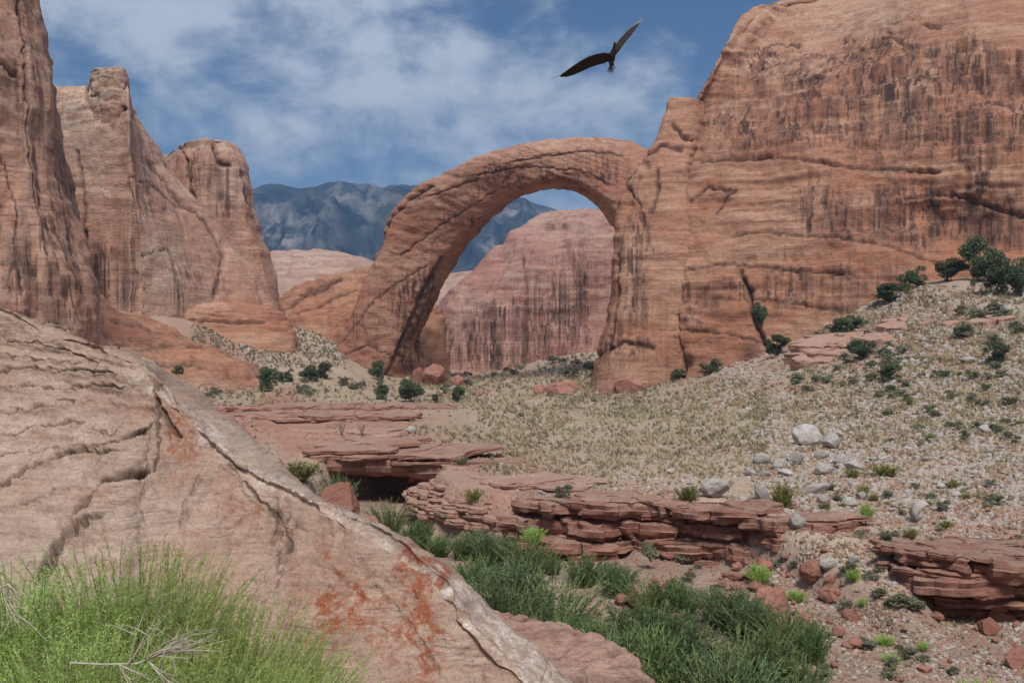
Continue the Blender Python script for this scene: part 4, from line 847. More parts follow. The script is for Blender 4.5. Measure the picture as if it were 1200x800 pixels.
def scatter_rocks(seed, count, zone, sizes, meshes, label, group, cat='stone', name='stone', power=2.2):
    rnd = random.Random(seed); k = 0; tries = 0
    while k < count and tries < count * 6:
        tries += 1
        px, py = rnd.uniform(zone[0], zone[2]), rnd.uniform(zone[1], zone[3])
        if rnd.random() > 0.35 + 0.9 * float(np.clip(0.5 + 1.2 * perlin(np.array([px / 45]), np.array([py / 16]), np.array([seed * 1.7]))[0], 0, 1)): continue
        wp = sizes[0] + (sizes[1] - sizes[0]) * rnd.random() ** power
        if place_rock(rnd.choice(meshes), px, py, wp, wp * rnd.uniform(.45, .8), label, cat, name, rz=rnd.uniform(0, 6.28), group=group, rnd=rnd, sink=rnd.uniform(.1, .4)) is not None: k += 1
scatter_rocks(1, 64, (900, 540, 1200, 600), (6, 15), GREYs, 'pale stone strewn among tufts on the stony right slope', 'pale stones on the right slope')
scatter_rocks(2, 25, (1000, 490, 1200, 545), (5, 12), GREYs, 'pale stone in the light rubble band high on the right slope', 'pale stones high on the right slope')
scatter_rocks(3, 22, (600, 560, 860, 588), (4, 11), GREYs, 'small pale stone on the flat just above the long ledge', 'small pale stones above the long ledge')
scatter_rocks(4, 45, (930, 640, 1200, 800), (7, 24), REDs, 'reddish stone on the gully floor at the lower right', 'reddish stones on the gully floor')
scatter_rocks(5, 18, (930, 650, 1200, 800), (4, 9), GREYs, 'small whitish stone on the gully floor at the lower right', 'whitish stones on the gully floor')
scatter_rocks(6, 44, (700, 655, 940, 735), (8, 26), REDs, 'reddish rubble stone at the foot of the long ledge', 'rubble below the long ledge')
scatter_rocks(11, 16, (478, 440, 575, 466), (6, 15), REDs, 'small red rubble stone at the inner foot of the arch leg', 'red rubble at the arch foot')
scatter_rocks(7, 28, (960, 590, 1200, 650), (5, 13), REDs, 'reddish stone on the slope above the right ledge', 'reddish stones above the right ledge')
scatter_rocks(8, 16, (965, 590, 1200, 650), (5, 11), GREYs, 'pale stone on the slope above the right ledge', 'pale stones above the right ledge')
scatter_rocks(9, 24, (840, 400, 1010, 460), (4, 9), REDs, 'brown rubble stone on the talus below the domed cliff', 'rubble on the talus below the domed cliff')
scatter_rocks(10, 14, (1040, 335, 1150, 375), (4, 9), GREYs, 'light rubble stone near the junipers at the top right', 'rubble near the top right junipers')

# gravel: everything too small to pick apart
def stuff_mesh(name, temps, pts, scales, rots, mat, kind_lab, squash=None):
    Vs, Fs, off = [], [], 0; n = len(pts); rs = np.random.RandomState(3); ch = rs.randint(0, len(temps), n)
    for t, (TV, TF) in enumerate(temps):
        idx = np.where(ch == t)[0]
        if not len(idx): continue
        c, s_ = np.cos(rots[idx]), np.sin(rots[idx]); sc = scales[idx]
        X = (TV[None, :, 0] * c[:, None] - TV[None, :, 1] * s_[:, None]) * sc[:, None, 0] + pts[idx, None, 0]
        Yv = (TV[None, :, 0] * s_[:, None] + TV[None, :, 1] * c[:, None]) * sc[:, None, 0] + pts[idx, None, 1]
        Zv = TV[None, :, 2] * sc[:, None, 1] + pts[idx, None, 2]
        V = np.stack([X, Yv, Zv], -1).reshape(-1, 3); Fc = (TF[None] + (np.arange(len(idx)) * len(TV))[:, None, None]).reshape(-1, TF.shape[1]) + off
        Vs.append(V); Fs.append(Fc); off += len(V)
    me = mk_mesh(name, np.concatenate(Vs), np.concatenate(Fs), False, None, [mat])
    return tag(link(name, me), kind='stuff')
def scatter_pts(seed, n, zone, thresh=0.0, Ymax=420, ns=(40, 14)):
    """random ground points, even over the picture zone; zone = list of (x0,y0,x1,y1,weight)"""
    rs = np.random.RandomState(seed); tot = sum((z[2] - z[0]) * (z[3] - z[1]) * z[4] for z in zone); P = []
    for x0, y0, x1, y1, wgt in zone:
        k = int(n * (x1 - x0) * (y1 - y0) * wgt / tot); P.append(np.column_stack([rs.uniform(x0, x1, k), rs.uniform(y0, y1, k)]))
    P = np.concatenate(P)
    keep = perlin(P[:, 0] / ns[0], P[:, 1] / ns[1], P[:, 0] * 0 + seed) + .7 * perlin(P[:, 0] / 14, P[:, 1] / 4.5, P[:, 0] * 0 + seed) > thresh + rs.normal(size=len(P)) * .10
    P = P[keep]
    # hit the ground through a cached height table
    hit = []
    pxs = np.arange(-300, 1501, 6.0)
    if 'tab' not in _gz_cache:
        Xg = (pxs[:, None] - 600) / F * _Ys[None]; Yg = np.broadcast_to(_Ys, Xg.shape)
        gz = gheight(Xg, Yg); el = HZ - gz / _Ys * F      # picture row of each ground sample
        _gz_cache['tab'] = np.minimum.accumulate(el, axis=1)
    tab = _gz_cache['tab']
    col = np.clip(np.round((P[:, 0] + 300) / 6).astype(int), 0, len(pxs) - 1)
    Y = np.array([_Ys[min(np.searchsorted(-tab[c], -p), len(_Ys) - 1)] for c, p in zip(col, P[:, 1])])
    ok = (Y < Ymax) & (Y > 14); P, Y = P[ok], Y[ok]
    x = (P[:, 0] - 600) / F * Y; ok = (Y > 60) | (np.abs(gheight(x, Y + .8, False) - gheight(x, Y - .8, False)) < .75); P, Y = P[ok], Y[ok]
    x = (P[:, 0] - 600) / F * Y; Y = Y * (1 + rs.normal(size=len(Y)) * .004)
    return np.column_stack([x, Y, gheight(x, Y)]), rs
def gravel(seed, n, zone, size_px, mat, thresh=-.05):
    pts, rs = scatter_pts(seed, n, zone, thresh)
    s = rs.uniform(size_px[0], size_px[1], len(pts)) * rs.uniform(.5, 1, len(pts)) / F * pts[:, 1] / 2
    temps = []
    for k in range(5):
        V, Fc = _ico[1]; V = V * (1 + rs.normal(size=(len(V), 1)) * .14) * [1, .8, 1]; temps.append((V, Fc))
    stuff_mesh('gravel', temps, pts, np.column_stack([s, s * rs.uniform(.45, .8, len(pts))]), rs.uniform(0, 6.28, len(pts)), mat, '')
M_GRV = rock_mat('pale_gravel', (0.42, 0.36, 0.32), (0.54, 0.49, 0.45), (0.36, 0.28, 0.23), S=0.02, bump=.2, band=(2.5, 2.5, 2.5))
M_GRVR = rock_mat('red_gravel', (0.34, 0.19, 0.14), (0.42, 0.27, 0.20), (0.28, 0.15, 0.11), S=0.02, bump=.2, band=(2.5, 2.5, 2.5))
gravel(21, 32000, [(880, 480, 1200, 600, 2.2), (1020, 600, 1200, 650, 1.6), (820, 410, 1100, 480, .9), (600, 555, 900, 592, .9), (560, 470, 900, 560, .15), (900, 650, 1200, 800, .6), (1000, 335, 1200, 480, 1.2), (570, 420, 700, 450, .5), (280, 385, 400, 430, .5), (1200, 340, 1450, 700, .6), (-100, 440, 300, 640, .25)], (2.5, 10.5), M_GRV)
gravel(22, 23000, [(780, 395, 1200, 480, 1.1), (880, 480, 1200, 800, 1.0), (740, 650, 940, 740, 1.2), (220, 470, 560, 560, .5), (1040, 335, 1160, 400, .8), (620, 440, 760, 470, .8), (560, 545, 700, 600, .6), (1200, 340, 1450, 800, .6), (-100, 440, 300, 640, .3)], (2.5, 9), M_GRVR, -.2)

# ------------------------------------------------------------------ plants
def leaf_cloud(seed, n, lobes, leaf, aspect=2.2, up=0.3):
    """n leaf faces through the volume of several lobes (cx,cy,cz,r) -> V, F(quads)"""
    rs = np.random.RandomState(seed); L = np.array(lobes, float); p = L[:, 3] ** 2.4; p /= p.sum(); k = rs.choice(len(L), n, p=p)
    d = rs.normal(size=(n, 3)); d /= np.linalg.norm(d, axis=1)[:, None]; r = rs.uniform(0.15, 1, n) ** .45
    c = L[k, :3] + d * (L[k, 3] * r)[:, None] * [1, 1, .85]
    # gaps: drop leaves in noise holes
    h = perlin(c[:, 0] * 3.1 + seed, c[:, 1] * 3.1, c[:, 2] * 3.1); c = c[h > -.22]; d = d[h > -.22]; n = len(c)
    a = rs.normal(size=(n, 3)) * .8 + d * .5 + [0, 0, up]; a /= np.linalg.norm(a, axis=1)[:, None]
    b = np.cross(a, rs.normal(size=(n, 3))); b /= np.linalg.norm(b, axis=1)[:, None]
    s = leaf * rs.uniform(.6, 1.4, n)[:, None]
    V = np.stack([c - a * s * aspect / 2, c + b * s / 2, c + a * s * aspect / 2, c - b * s / 2], 1).reshape(-1, 3)
    return V, np.arange(n * 4).reshape(-1, 4)
def tubes(paths, sides=4):
    """paths: list of (points [k,3], r0, r1)"""
    Vs, Fs, off = [], [], 0
    for P, r0, r1 in paths:
        P = np.array(P, float); k = len(P); T = np.gradient(P, axis=0); T /= np.linalg.norm(T, axis=1)[:, None] + 1e-9
        A = np.cross(T, [0.13, .31, .94]); A /= np.linalg.norm(A, axis=1)[:, None] + 1e-9; B = np.cross(T, A)
        r = np.linspace(r0, r1, k)[:, None]
        ring = [P + (A * math.cos(2 * math.pi * j / sides) + B * math.sin(2 * math.pi * j / sides)) * r for j in range(sides)]
        V = np.stack(ring, 1).reshape(-1, 3)
        f = [(i * sides + j, i * sides + (j + 1) % sides, (i + 1) * sides + (j + 1) % sides, (i + 1) * sides + j) for i in range(k - 1) for j in range(sides)]
        Vs.append(V); Fs.append(np.array(f) + off); off += len(V)
    return np.concatenate(Vs), np.concatenate(Fs)
def bush_kind(seed, n, leaf, mat, shape='round', stems=7, aspect=2.2, up=.3):
    """unit bush: about 1 wide (radius .5) and 1 tall"""
    rs = np.random.RandomState(seed); lobes = []; paths = []
    for i in range(14 if shape != 'tree' else 12):
        a = rs.uniform(0, 6.28); r = .36 * math.sqrt(rs.rand()); z = rs.uniform(.22, .80) if shape != 'tree' else rs.uniform(.30, .84)
        if shape == 'upright': r *= .9; z = rs.uniform(.15, .85)
        k = 1 - .45 * abs(z - .45)
        lobes.append((r * math.cos(a) * k, r * math.sin(a) * k, z, rs.uniform(.13, .24)))
    V, Fq = leaf_cloud(seed, n, lobes, leaf, aspect, up)
    V[:, 2] = np.maximum(V[:, 2], .01)
    for i in range(stems):
        l = lobes[i % len(lobes)]; b = np.array([rs.normal() * .03, rs.normal() * .03, -.05]); e = np.array(l[:3]); m = (b + e) / 2 + rs.normal(size=3) * .04
        t = np.linspace(0, 1, 6)[:, None]; P = (1 - t) ** 2 * b + 2 * t * (1 - t) * m + t ** 2 * e
        paths.append((P, .022 if shape == 'tree' else .012, .005))
        for _ in range(2):
            q = P[3 + _]; e2 = q + rs.normal(size=3) * .12 + [0, 0, .08]; paths.append((np.linspace(q, e2, 3), .006, .003))
    if shape == 'tree': paths.append((np.array([[0, 0, -.08], [.01, 0, .15], [0, .02, .4], [.03, 0, .65]]), .05, .02))
    VS, FS = tubes(paths)
    return mk_mesh('foliage', V, Fq, False, None, [mat]), mk_mesh('stem', VS, FS, True, None, [M_BARK])
def add_plant(kind, name, loc, width, height, label, cat, group=None, rz=0.0):
    root = empty(name, loc, label, cat, group); root.rotation_euler = (0, 0, rz); root.scale = (width, width, height)
    names = ('crown', 'trunk') if name.endswith('tree') else ('foliage', 'stem')
    for nm, me in zip(names, kind): link(nm, me, root)
    return root
def plant_at(kind, name, px, py, wp, hp, label, cat, group=None, Y=None, rz=None, z=None, rnd=random.Random(8)):
    Y = Y or ground_hit(px, py)
    if Y is None: return
    x = (px - 600) / F * Y
    if z is None: z = float(gheight([x], [Y])[0])
    return add_plant(kind, name, (x, Y, z - .03), wp / F * Y, hp / F * Y, label, cat, group, rnd.uniform(0, 6.28) if rz is None else rz)
M_STEMG = plain('green_brown_stem', (0.30, 0.34, 0.13), nz=.35)
def broom_kind(seed, stems, leaves, H=1.3, spread=.55, ll=(.03, .075), lw=.0026, mat=None, bare=.18, sr=.0035, fz=.42):
    rs = np.random.RandomState(seed); lv, lf, paths = [], [], []; off = 0
    for i in range(stems):
        a = rs.uniform(0, 6.28); r = rs.rand() ** .6; b = np.array([.16 * r * math.cos(a), .16 * r * math.sin(a), 0]); h = H * rs.uniform(.55, 1.0) * (1 - .25 * r)
        e = np.array([spread * r * math.cos(a) + rs.normal() * .05, spread * r * math.sin(a) + rs.normal() * .05, h]); m = b * .5 + e * [.35, .35, .6] + rs.normal(size=3) * .03
        t = np.linspace(0, 1, 7)[:, None]; P = (1 - t) ** 2 * b + 2 * t * (1 - t) * m + t ** 2 * e; paths.append((P, sr, sr * .35))
        k = leaves; tt = rs.uniform(bare, 1, k)[:, None]; c = (1 - tt) ** 2 * b + 2 * tt * (1 - tt) * m + tt ** 2 * e; T = 2 * (1 - tt) * (m - b) + 2 * tt * (e - m); T /= np.linalg.norm(T, axis=1)[:, None]
        d = T * .9 + rs.normal(size=(k, 3)) * fz; d /= np.linalg.norm(d, axis=1)[:, None]; sdv = np.cross(d, rs.normal(size=(k, 3))); sdv /= np.linalg.norm(sdv, axis=1)[:, None]
        l = rs.uniform(ll[0], ll[1], k)[:, None] * (1.15 - .5 * tt); w_ = lw
        V = np.stack([c, c + d * l * .4 + sdv * w_, c + d * l, c + d * l * .4 - sdv * w_], 1).reshape(-1, 3); lv.append(V)
    V = np.concatenate(lv); VS, FS = tubes(paths, 3)
    return mk_mesh('foliage', V, np.arange(len(V)).reshape(-1, 4), False, None, [mat or M_LEAF_FORE]), mk_mesh('stem', VS, FS, True, None, [M_STEMG])
M_LEAF_BLUE = foliage_mat('willow_green', (0.085, 0.14, 0.07), (0.15, 0.215, 0.11), 0.3, 1.2)
M_LEAF_OLIV = foliage_mat('olive_green', (0.12, 0.17, 0.06), (0.20, 0.25, 0.10), 0.3, 1.2)
K_GUL = [broom_kind(30 + i, (110, 170, 80, 140)[i], 62, 1.0, (.42, .5, .6, .38)[i], (.04, .11), .0055, (M_LEAF_GULLY, M_LEAF_BLUE, M_LEAF_OLIV, M_LEAF_GULLY)[i], .03, .006) for i in range(4)]
K_JUN = [bush_kind(40 + i, 6500, .030, M_LEAF_JUNI, 'upright', 9, 1.7, .5) for i in range(4)]
K_SAG = [bush_kind(50 + i, 1500, .050, M_LEAF_SAGE, 'round', 7, 2.0, .6) for i in range(4)]
K_YEL = [broom_kind(60 + i, 70, 40, 1.0, .5, (.07, .16), .012, M_LEAF_YEL, .05, .008) for i in range(3)]
K_GRN = [broom_kind(70 + i, 90, 45, 1.0, .5, (.06, .15), .010, M_LEAF_FORE, .05, .008) for i in range(3)]

GUL = [(540, 50, 632), (575, 49, 630), (612, 48, 632), (648, 46.5, 640), (684, 45, 654), (722, 43, 664), (762, 41, 678), (800, 40, 690), (840, 39, 702), (880, 37, 716), (918, 36, 722), (952, 34, 752),
       (560, 43, 655), (602, 40, 668), (650, 38, 682), (700, 36, 698), (750, 34, 712), (800, 33, 728), (850, 32, 742), (900, 31, 752), (940, 30, 780),
       (590, 35, 690), (640, 33, 706), (692, 30, 735), (740, 28.5, 752), (790, 27.5, 768), (840, 27, 778), (885, 27.5, 784), (640, 29, 730)]
rg = random.Random(4)
rg2 = random.Random(14)
GUL += [(a + rg2.uniform(14, 30), Y + rg2.uniform(-1.2, 1.2), t + rg2.uniform(6, 14)) for a, Y, t in GUL[::2] if a < 925]
for i, (px, Y, top) in enumerate(GUL):
    x = (px - 600) / F * Y; z = min(float(gheight([x], [Y])[0]), -9.8); h = max((HZ - top) / F * Y - z, 1.4) * rg.choice((.75, 1.1, 1.35, 1.45))
    add_plant(K_GUL[i % 4], 'gully_shrub', (x, Y, z - .1), h * rg.uniform(1.15, 1.5), h, '%s shrub, %s row of thicket, %s' % (('dark green', 'blue green willowy', 'olive green loose', 'narrow dark green')[i % 4], 'near' if Y < 32 else 'middle' if Y < 39.5 else 'far',
              'left end below pink stepped ledge' if px < 660 else 'middle part below the long ledge' if px < 800 else 'right end near biggest red boulder'), 'shrub', 'green shrubs of the gully thicket', rg.uniform(0, 6.28))
ALC = [(398, 66, 552, 38, 'rounded dark green shrub in the mouth of the alcove'), (455, 60, 580, 46, 'shaded dark shrub below the alcove roof, left of the pink stepped ledge'), (490, 55, 606, 50, 'dark shrub against the tip of the pink stepped ledge'), (515, 52, 622, 44, 'dark green shrub where the thicket meets the pink stepped ledge'), (470, 53, 622, 40, 'low dark shrub between the foreground rock and the alcove')]
for i, (px, Y, top, wp, lab) in enumerate(ALC):
    x = (px - 600) / F * Y; z = min(float(gheight([x], [Y])[0]), -9.5); h = (HZ - top) / F * Y - z
    add_plant(K_GUL[(i + 1) % 4], 'gully_shrub', (x, Y, z - .1), wp / F * Y * 1.25, h * 1.1, lab, 'shrub', None, i * 1.3)
TREES = [(892, 384, 22, 28, 'lone dark green bush growing from a crack in the cliff foot', dict(Y=221, z=7.3)), (912, 417, 34, 24, 'broad green bush at the foot of the domed cliff under the lone crack bush', {}),
    (985, 397, 36, 22, 'left bush of the group beside the upper slabs', {}), (1003, 385, 26, 15, 'small bush right above the group beside the upper slabs', {}), (1012, 421, 40, 22, 'green bush left of the smooth red slabs', {}),
    (1045, 386, 44, 20, 'low spreading green bush above the smooth red slabs', dict(Y=204)), (1042, 448, 30, 20, 'round bush below the left end of the smooth red slabs', {}), (1071, 337, 32, 26, 'juniper on the skyline of the right slope, leftmost of the top ones', dict(Y=209)),
    (1110, 350, 44, 24, 'low wide juniper left of the tallest juniper', dict(Y=205)), (1144, 362, 46, 48, 'tallest dark juniper on the upper right slope', dict(Y=200)), (1162, 402, 46, 46, 'dark juniper growing just below the tallest one', dict(Y=183)),
    (1183, 366, 50, 38, 'bushy juniper by the right edge beside the tallest one', dict(Y=197)), (1196, 404, 30, 34, 'grey green bush cut by the right edge of the photo', dict(Y=178)), (1168, 426, 32, 24, 'bush below the lower dark juniper', {}),
    (313, 459, 26, 27, 'round dark juniper alone on the flat left of the arch', {}), (336, 448, 17, 15, 'small juniper right of the lone round one', {}), (362, 447, 24, 18, 'juniper in the middle of the row before the sage slope', {}), (382, 444, 24, 18, 'rightmost juniper of the row before the sage slope', {}),
    (443, 446, 20, 22, 'dark bush pressed against the arch leg', {}), (446, 468, 21, 21, 'dark round bush in front of the arch leg', {}), (483, 471, 34, 25, 'broad dark bush under the middle of the arch leg', {}), (538, 471, 20, 18, 'bush just right of the arch foot', {}), (209, 445, 17, 15, 'small green bush below the layered orange mound', {}),
    (832, 438, 30, 17, 'bright low bush along the foot of the domed cliff', {}), (796, 446, 22, 13, 'small green bush at the left foot of the domed cliff', {}), (696, 440, 22, 16, 'green bush at the left foot of the buttress', {}), (510, 472, 12, 10, 'tiny bush between the two bushes at the arch foot', {})]
for i, (px, py, wp, hp, lab, kw) in enumerate(TREES):
    tr = 'tree' if 'juniper' in lab else 'bush'
    plant_at(K_JUN[i % 4], 'juniper_tree' if tr == 'tree' else 'bush', px, py, wp * 1.15, hp * 1.1, lab, tr, **kw)
YG = [(K_YEL, 345, 566, 66, 26, 'wide yellow green bush on the flat behind the foreground boulder', {}), (K_GRN, 888, 684, 34, 24, 'bright green bush under the right end of the long ledge', {}), (K_SAG, 762, 652, 22, 24, 'grey green bush hanging in the middle of the long ledge', dict(Y=48.5, z=-10.4)),
      (K_GRN, 1146, 812, 66, 44, 'bright green bush at the bottom edge near the lower right corner', dict(Y=30)), (K_GRN, 1016, 610, 17, 22, 'small bright green bush below the right stones', {}), (K_YEL, 920, 596, 30, 32, 'yellowish bush right of the upright pale stone', {}),
      (K_YEL, 1036, 558, 40, 14, 'yellow grassy clump right of the boulder cluster', {}), (K_YEL, 1000, 560, 20, 12, 'yellow clump in front of the boulder cluster', {}), (K_YEL, 806, 590, 30, 24, 'dry tan bush left of the large whitish boulder', {}),
      (K_YEL, 556, 590, 24, 18, 'yellow tuft on the pink stepped ledge', {}), (K_SAG, 1038, 640, 22, 20, 'dark grey bush above the right ledge', {}), (K_YEL, 1066, 632, 20, 14, 'yellow tuft above the left end of the right ledge', {}), (K_SAG, 660, 585, 24, 16, 'grey bush on the flat above the left end of the long ledge', {}),
      (K_SAG, 1165, 592, 24, 16, 'grey green bush on the far right stones', {}), (K_GRN, 625, 640, 30, 22, 'light green bush at the left end of the long ledge', dict(Y=51.5, z=-10.2)), (K_SAG, 1105, 600, 18, 14, 'small sage bush right of the curved log', {}),
      (K_SAG, 320, 563, 30, 18, 'sage bush left of the wide yellow green bush', {}), (K_YEL, 540, 545, 18, 10, 'small green tuft on the alcove roof', {})]
for i, (K, px, py, wp, hp, lab, kw) in enumerate(YG): plant_at(K[i % 3], 'bush', px, py, wp * 1.1, hp * 1.1, lab, 'bush', **kw)
# sagebrush one can still tell apart, shared groups
def scatter_bush(seed, n, zone, size, kinds, label, group):
    rnd = random.Random(seed)
    for i in range(n):
        px, py = rnd.uniform(zone[0], zone[2]), rnd.uniform(zone[1], zone[3]); s = rnd.uniform(*size)
        plant_at(rnd.choice(kinds), 'bush', px, py, s, s * rnd.uniform(.5, .75), label, 'bush', group, rnd=rnd)
scatter_bush(1, 34, (930, 400, 1060, 470), (12, 22), K_SAG, 'grey green sagebrush on the slope left of the smooth red slabs', 'sagebrush left of the smooth slabs')
scatter_bush(2, 44, (1040, 440, 1200, 520), (9, 20), K_SAG + K_YEL[:1], 'sagebrush on the grassy slope at the right', 'sagebrush on the right slope')
scatter_bush(3, 26, (240, 438, 560, 470), (10, 20), K_SAG, 'sagebrush on the flat before the arch leg', 'sagebrush before the arch leg')
scatter_bush(4, 22, (570, 418, 710, 445), (10, 18), K_SAG + K_JUN[:1], 'sagebrush on the slope seen under the arch', 'sagebrush under the arch')
scatter_bush(5, 22, (960, 560, 1200, 640), (10, 20), K_SAG + K_YEL, 'small bush between the stones of the right slope', 'small bushes between the right stones')
scatter_bush(6, 26, (930, 660, 1120, 800), (14, 28), K_SAG + K_GRN[:1], 'thin grey green bush on the gully floor', 'thin bushes on the gully floor')
scatter_bush(7, 10, (1120, 365, 1200, 440), (16, 28), K_SAG, 'bush among the junipers at the upper right', 'bushes among the upper right junipers')
scatter_bush(8, 20, (760, 655, 930, 720), (10, 20), K_SAG, 'small bush among the rubble under the long ledge', 'small bushes under the long ledge')

# bare grey shrubs above the alcove
def bare_shrub(px, py, wp, hp, label, seed):
    rs = np.random.RandomState(seed); paths = []
    for i in range(12):
        a = rs.uniform(0, 6.28); e = np.array([.45 * math.cos(a) * rs.rand() ** .5, .45 * math.sin(a) * rs.rand() ** .5, rs.uniform(.6, 1)]); m = e * [.3, .3, .5]
        t = np.linspace(0, 1, 5)[:, None]; P = 2 * t * (1 - t) * m + t ** 2 * e; paths.append((P, .018, .006))
        for k in range(3): q = P[2 + k % 3]; paths.append((np.linspace(q, q + rs.normal(size=3) * .13 + [0, 0, .12], 3), .009, .004))
    V, Fq = tubes(paths, 4); Y = ground_hit(px, py); x = (px - 600) / F * Y
    o = link('bare_shrub', mk_mesh('bare_shrub', V, Fq, True, None, [M_BARK])); o.location = (x, Y, float(gheight([x], [Y])[0]) - .05); o.scale = (wp / F * Y, wp / F * Y, hp / F * Y)
    tag(o, label, 'dead bush')
bare_shrub(401, 512, 16, 22, 'leafless grey bush above the alcove, left one of the pair', 1)
bare_shrub(424, 512, 18, 16, 'leafless grey bush above the alcove, right one of the pair', 2)

# dry grass and low sage: nobody could count them
def tuft_temps(seed, blades, n=4, wd=.09):
    rs = np.random.RandomState(seed); out = []
    for _ in range(n):
        V, Fc = [], []
        for b in range(blades):
            a = rs.uniform(0, 6.28); r = rs.uniform(0, .35); l = rs.uniform(.5, 1.1); bx, by = r * math.cos(a), r * math.sin(a); lean = rs.uniform(.1, .6)
            ex, ey = bx + lean * math.cos(a), by + lean * math.sin(a); px_, py_ = -math.sin(a) * wd, math.cos(a) * wd; k = len(V)
            V += [(bx - px_, by - py_, -.05), (bx + px_, by + py_, -.05), ((bx + ex) / 2 + px_, (by + ey) / 2 + py_, l * .6), (ex, ey, l)]; Fc += [(k, k + 1, k + 2), (k, k + 2, k + 3)]
        out.append((np.array(V), np.array(Fc)))
    return out
def tufts(name, seed, n, zone, size_px, mat, thresh, blades=14):
    pts, rs = scatter_pts(seed, n, zone, thresh, ns=(60, 10))
    s = rs.uniform(*size_px, len(pts)) / F * pts[:, 1] / 2
    stuff_mesh(name, tuft_temps(seed, blades), pts, np.column_stack([s, s * rs.uniform(.8, 1.3, len(pts))]), rs.uniform(0, 6.28, len(pts)), mat, '')
BZ = [(480, 440, 760, 480, 1.0), (940, 340, 1200, 425, 1.1), (560, 478, 900, 560, 1.2), (480, 500, 620, 545, .6), (880, 460, 1200, 520, 1.1), (640, 445, 900, 480, .8), (880, 520, 1200, 600, .6), (230, 445, 560, 480, .6), (940, 420, 1200, 460, .9), (600, 560, 860, 590, .4), (960, 600, 1200, 650, .35), (900, 650, 1200, 800, .2), (280, 545, 380, 575, .7), (1200, 345, 1450, 620, .7), (-100, 440, 300, 600, .35)]
tufts('dry_grass', 31, 26000, BZ, (4, 10), M_TUFT, -.22, 10)
tufts('low_sagebrush', 32, 11500, BZ, (4, 11), M_TUFT2, -.08, 12)
tufts('low_sagebrush', 33, 2200, [(225, 382, 410, 432, 1.0), (560, 415, 705, 442, .6)], (3.5, 7), M_TUFT2, -.6, 12)

# foreground shrubs: many thin upright stems set with fine leaves
KB = [broom_kind(80 + i, 420, 85, 1.3, .55, (.018, .050), .0020, fz=.62) for i in range(3)]
FS_ = [(0, 150, 4.3, 612, 1.15, 'tallest bright green feathery shrub in front of the foreground boulder'), (1, 22, 3.9, 648, 1.1, 'bright green shrub in the lower left corner'), (2, 262, 4.2, 682, 1.0, 'green feathery shrub right of the tallest one'), (0, 335, 4.4, 735, .8, 'thin rightmost green shrub at the bottom of the foreground rock'),
       (1, 95, 3.3, 715, .9, 'low green shrub at the bottom between the corner shrub and the tallest one'), (2, 205, 3.3, 735, .95, 'low green shrub behind the bleached branch'), (0, 300, 3.5, 768, .8, 'short green shrub right of the bleached branch'), (2, 85, 4.4, 660, .8, 'pale thin shrub between the corner shrub and the tallest one'), (1, 205, 4.6, 650, .8, 'narrow green shrub just right behind the tallest one')]
for i, (k, px, Y, top, wd, lab) in enumerate(FS_):
    x = (px - 600) / F * Y; zt = (HZ - top) / F * Y; z = float(gheight([x], [Y], False)[0]); h = zt - z
    o = add_plant(KB[k], 'feathery_shrub', (x, Y, z - .02), wd, h / 1.22, lab, 'shrub', None, i * 2.1)

def dry_branch(label, pts, fans, seed, Y):
    rs = np.random.RandomState(seed); paths = [([W(a, b, Y + dy) for a, b, dy in pts], .0036, .0026)]
    for (ax, ay), n, ang, spr, ln in fans:
        for i in range(n):
            t = ang + rs.uniform(-spr, spr); l = ln * rs.uniform(.5, 1.1); P = []
            x, y, dy = ax, ay, 0.0; bend = rs.normal() * .25
            for s_ in range(7):
                P.append(W(x, y, Y + dy)); t += bend / 6 + rs.normal() * .07; x += l / 6 * math.cos(t); y -= l / 6 * math.sin(t); dy += rs.normal() * .012 - .006
            paths.append((P, .0022, .0009))
            q = P[3]; q2 = P[4]; e = (q2[0] + rs.normal() * .05, q2[1], q2[2] + rs.normal() * .04); paths.append(([q, ((q[0] + e[0]) / 2, q[1], (q[2] + e[2]) / 2 + .003), e], .002, .001))
    V, Fq = tubes(paths, 5); c = V.mean(0)
    o = link('dry_branch', mk_mesh('dry_branch', V - c, Fq, True, None, [M_TWIG])); o.location = c; tag(o, label, 'branch')
dry_branch('bleached dry branch with fanned twigs lying in the green shrubs', [(82, 776, 0), (120, 778, .02), (160, 777, 0), (185, 768, .02), (215, 745, 0)], [((170, 773), 7, .45, .25, 90), ((180, 768), 7, .2, .3, 80), ((150, 778), 4, 1.0, .25, 90), ((140, 778), 5, -.9, .5, 45), ((175, 775), 5, -.7, .35, 60)], 3, 3.05)
dry_branch('small bleached twig at the left edge among the green shrubs', [(-6, 690, 0), (10, 684, .0), (22, 702, .01)], [((4, 690), 4, -1.3, .35, 55), ((10, 686), 3, -.9, .4, 30)], 5, 3.0)

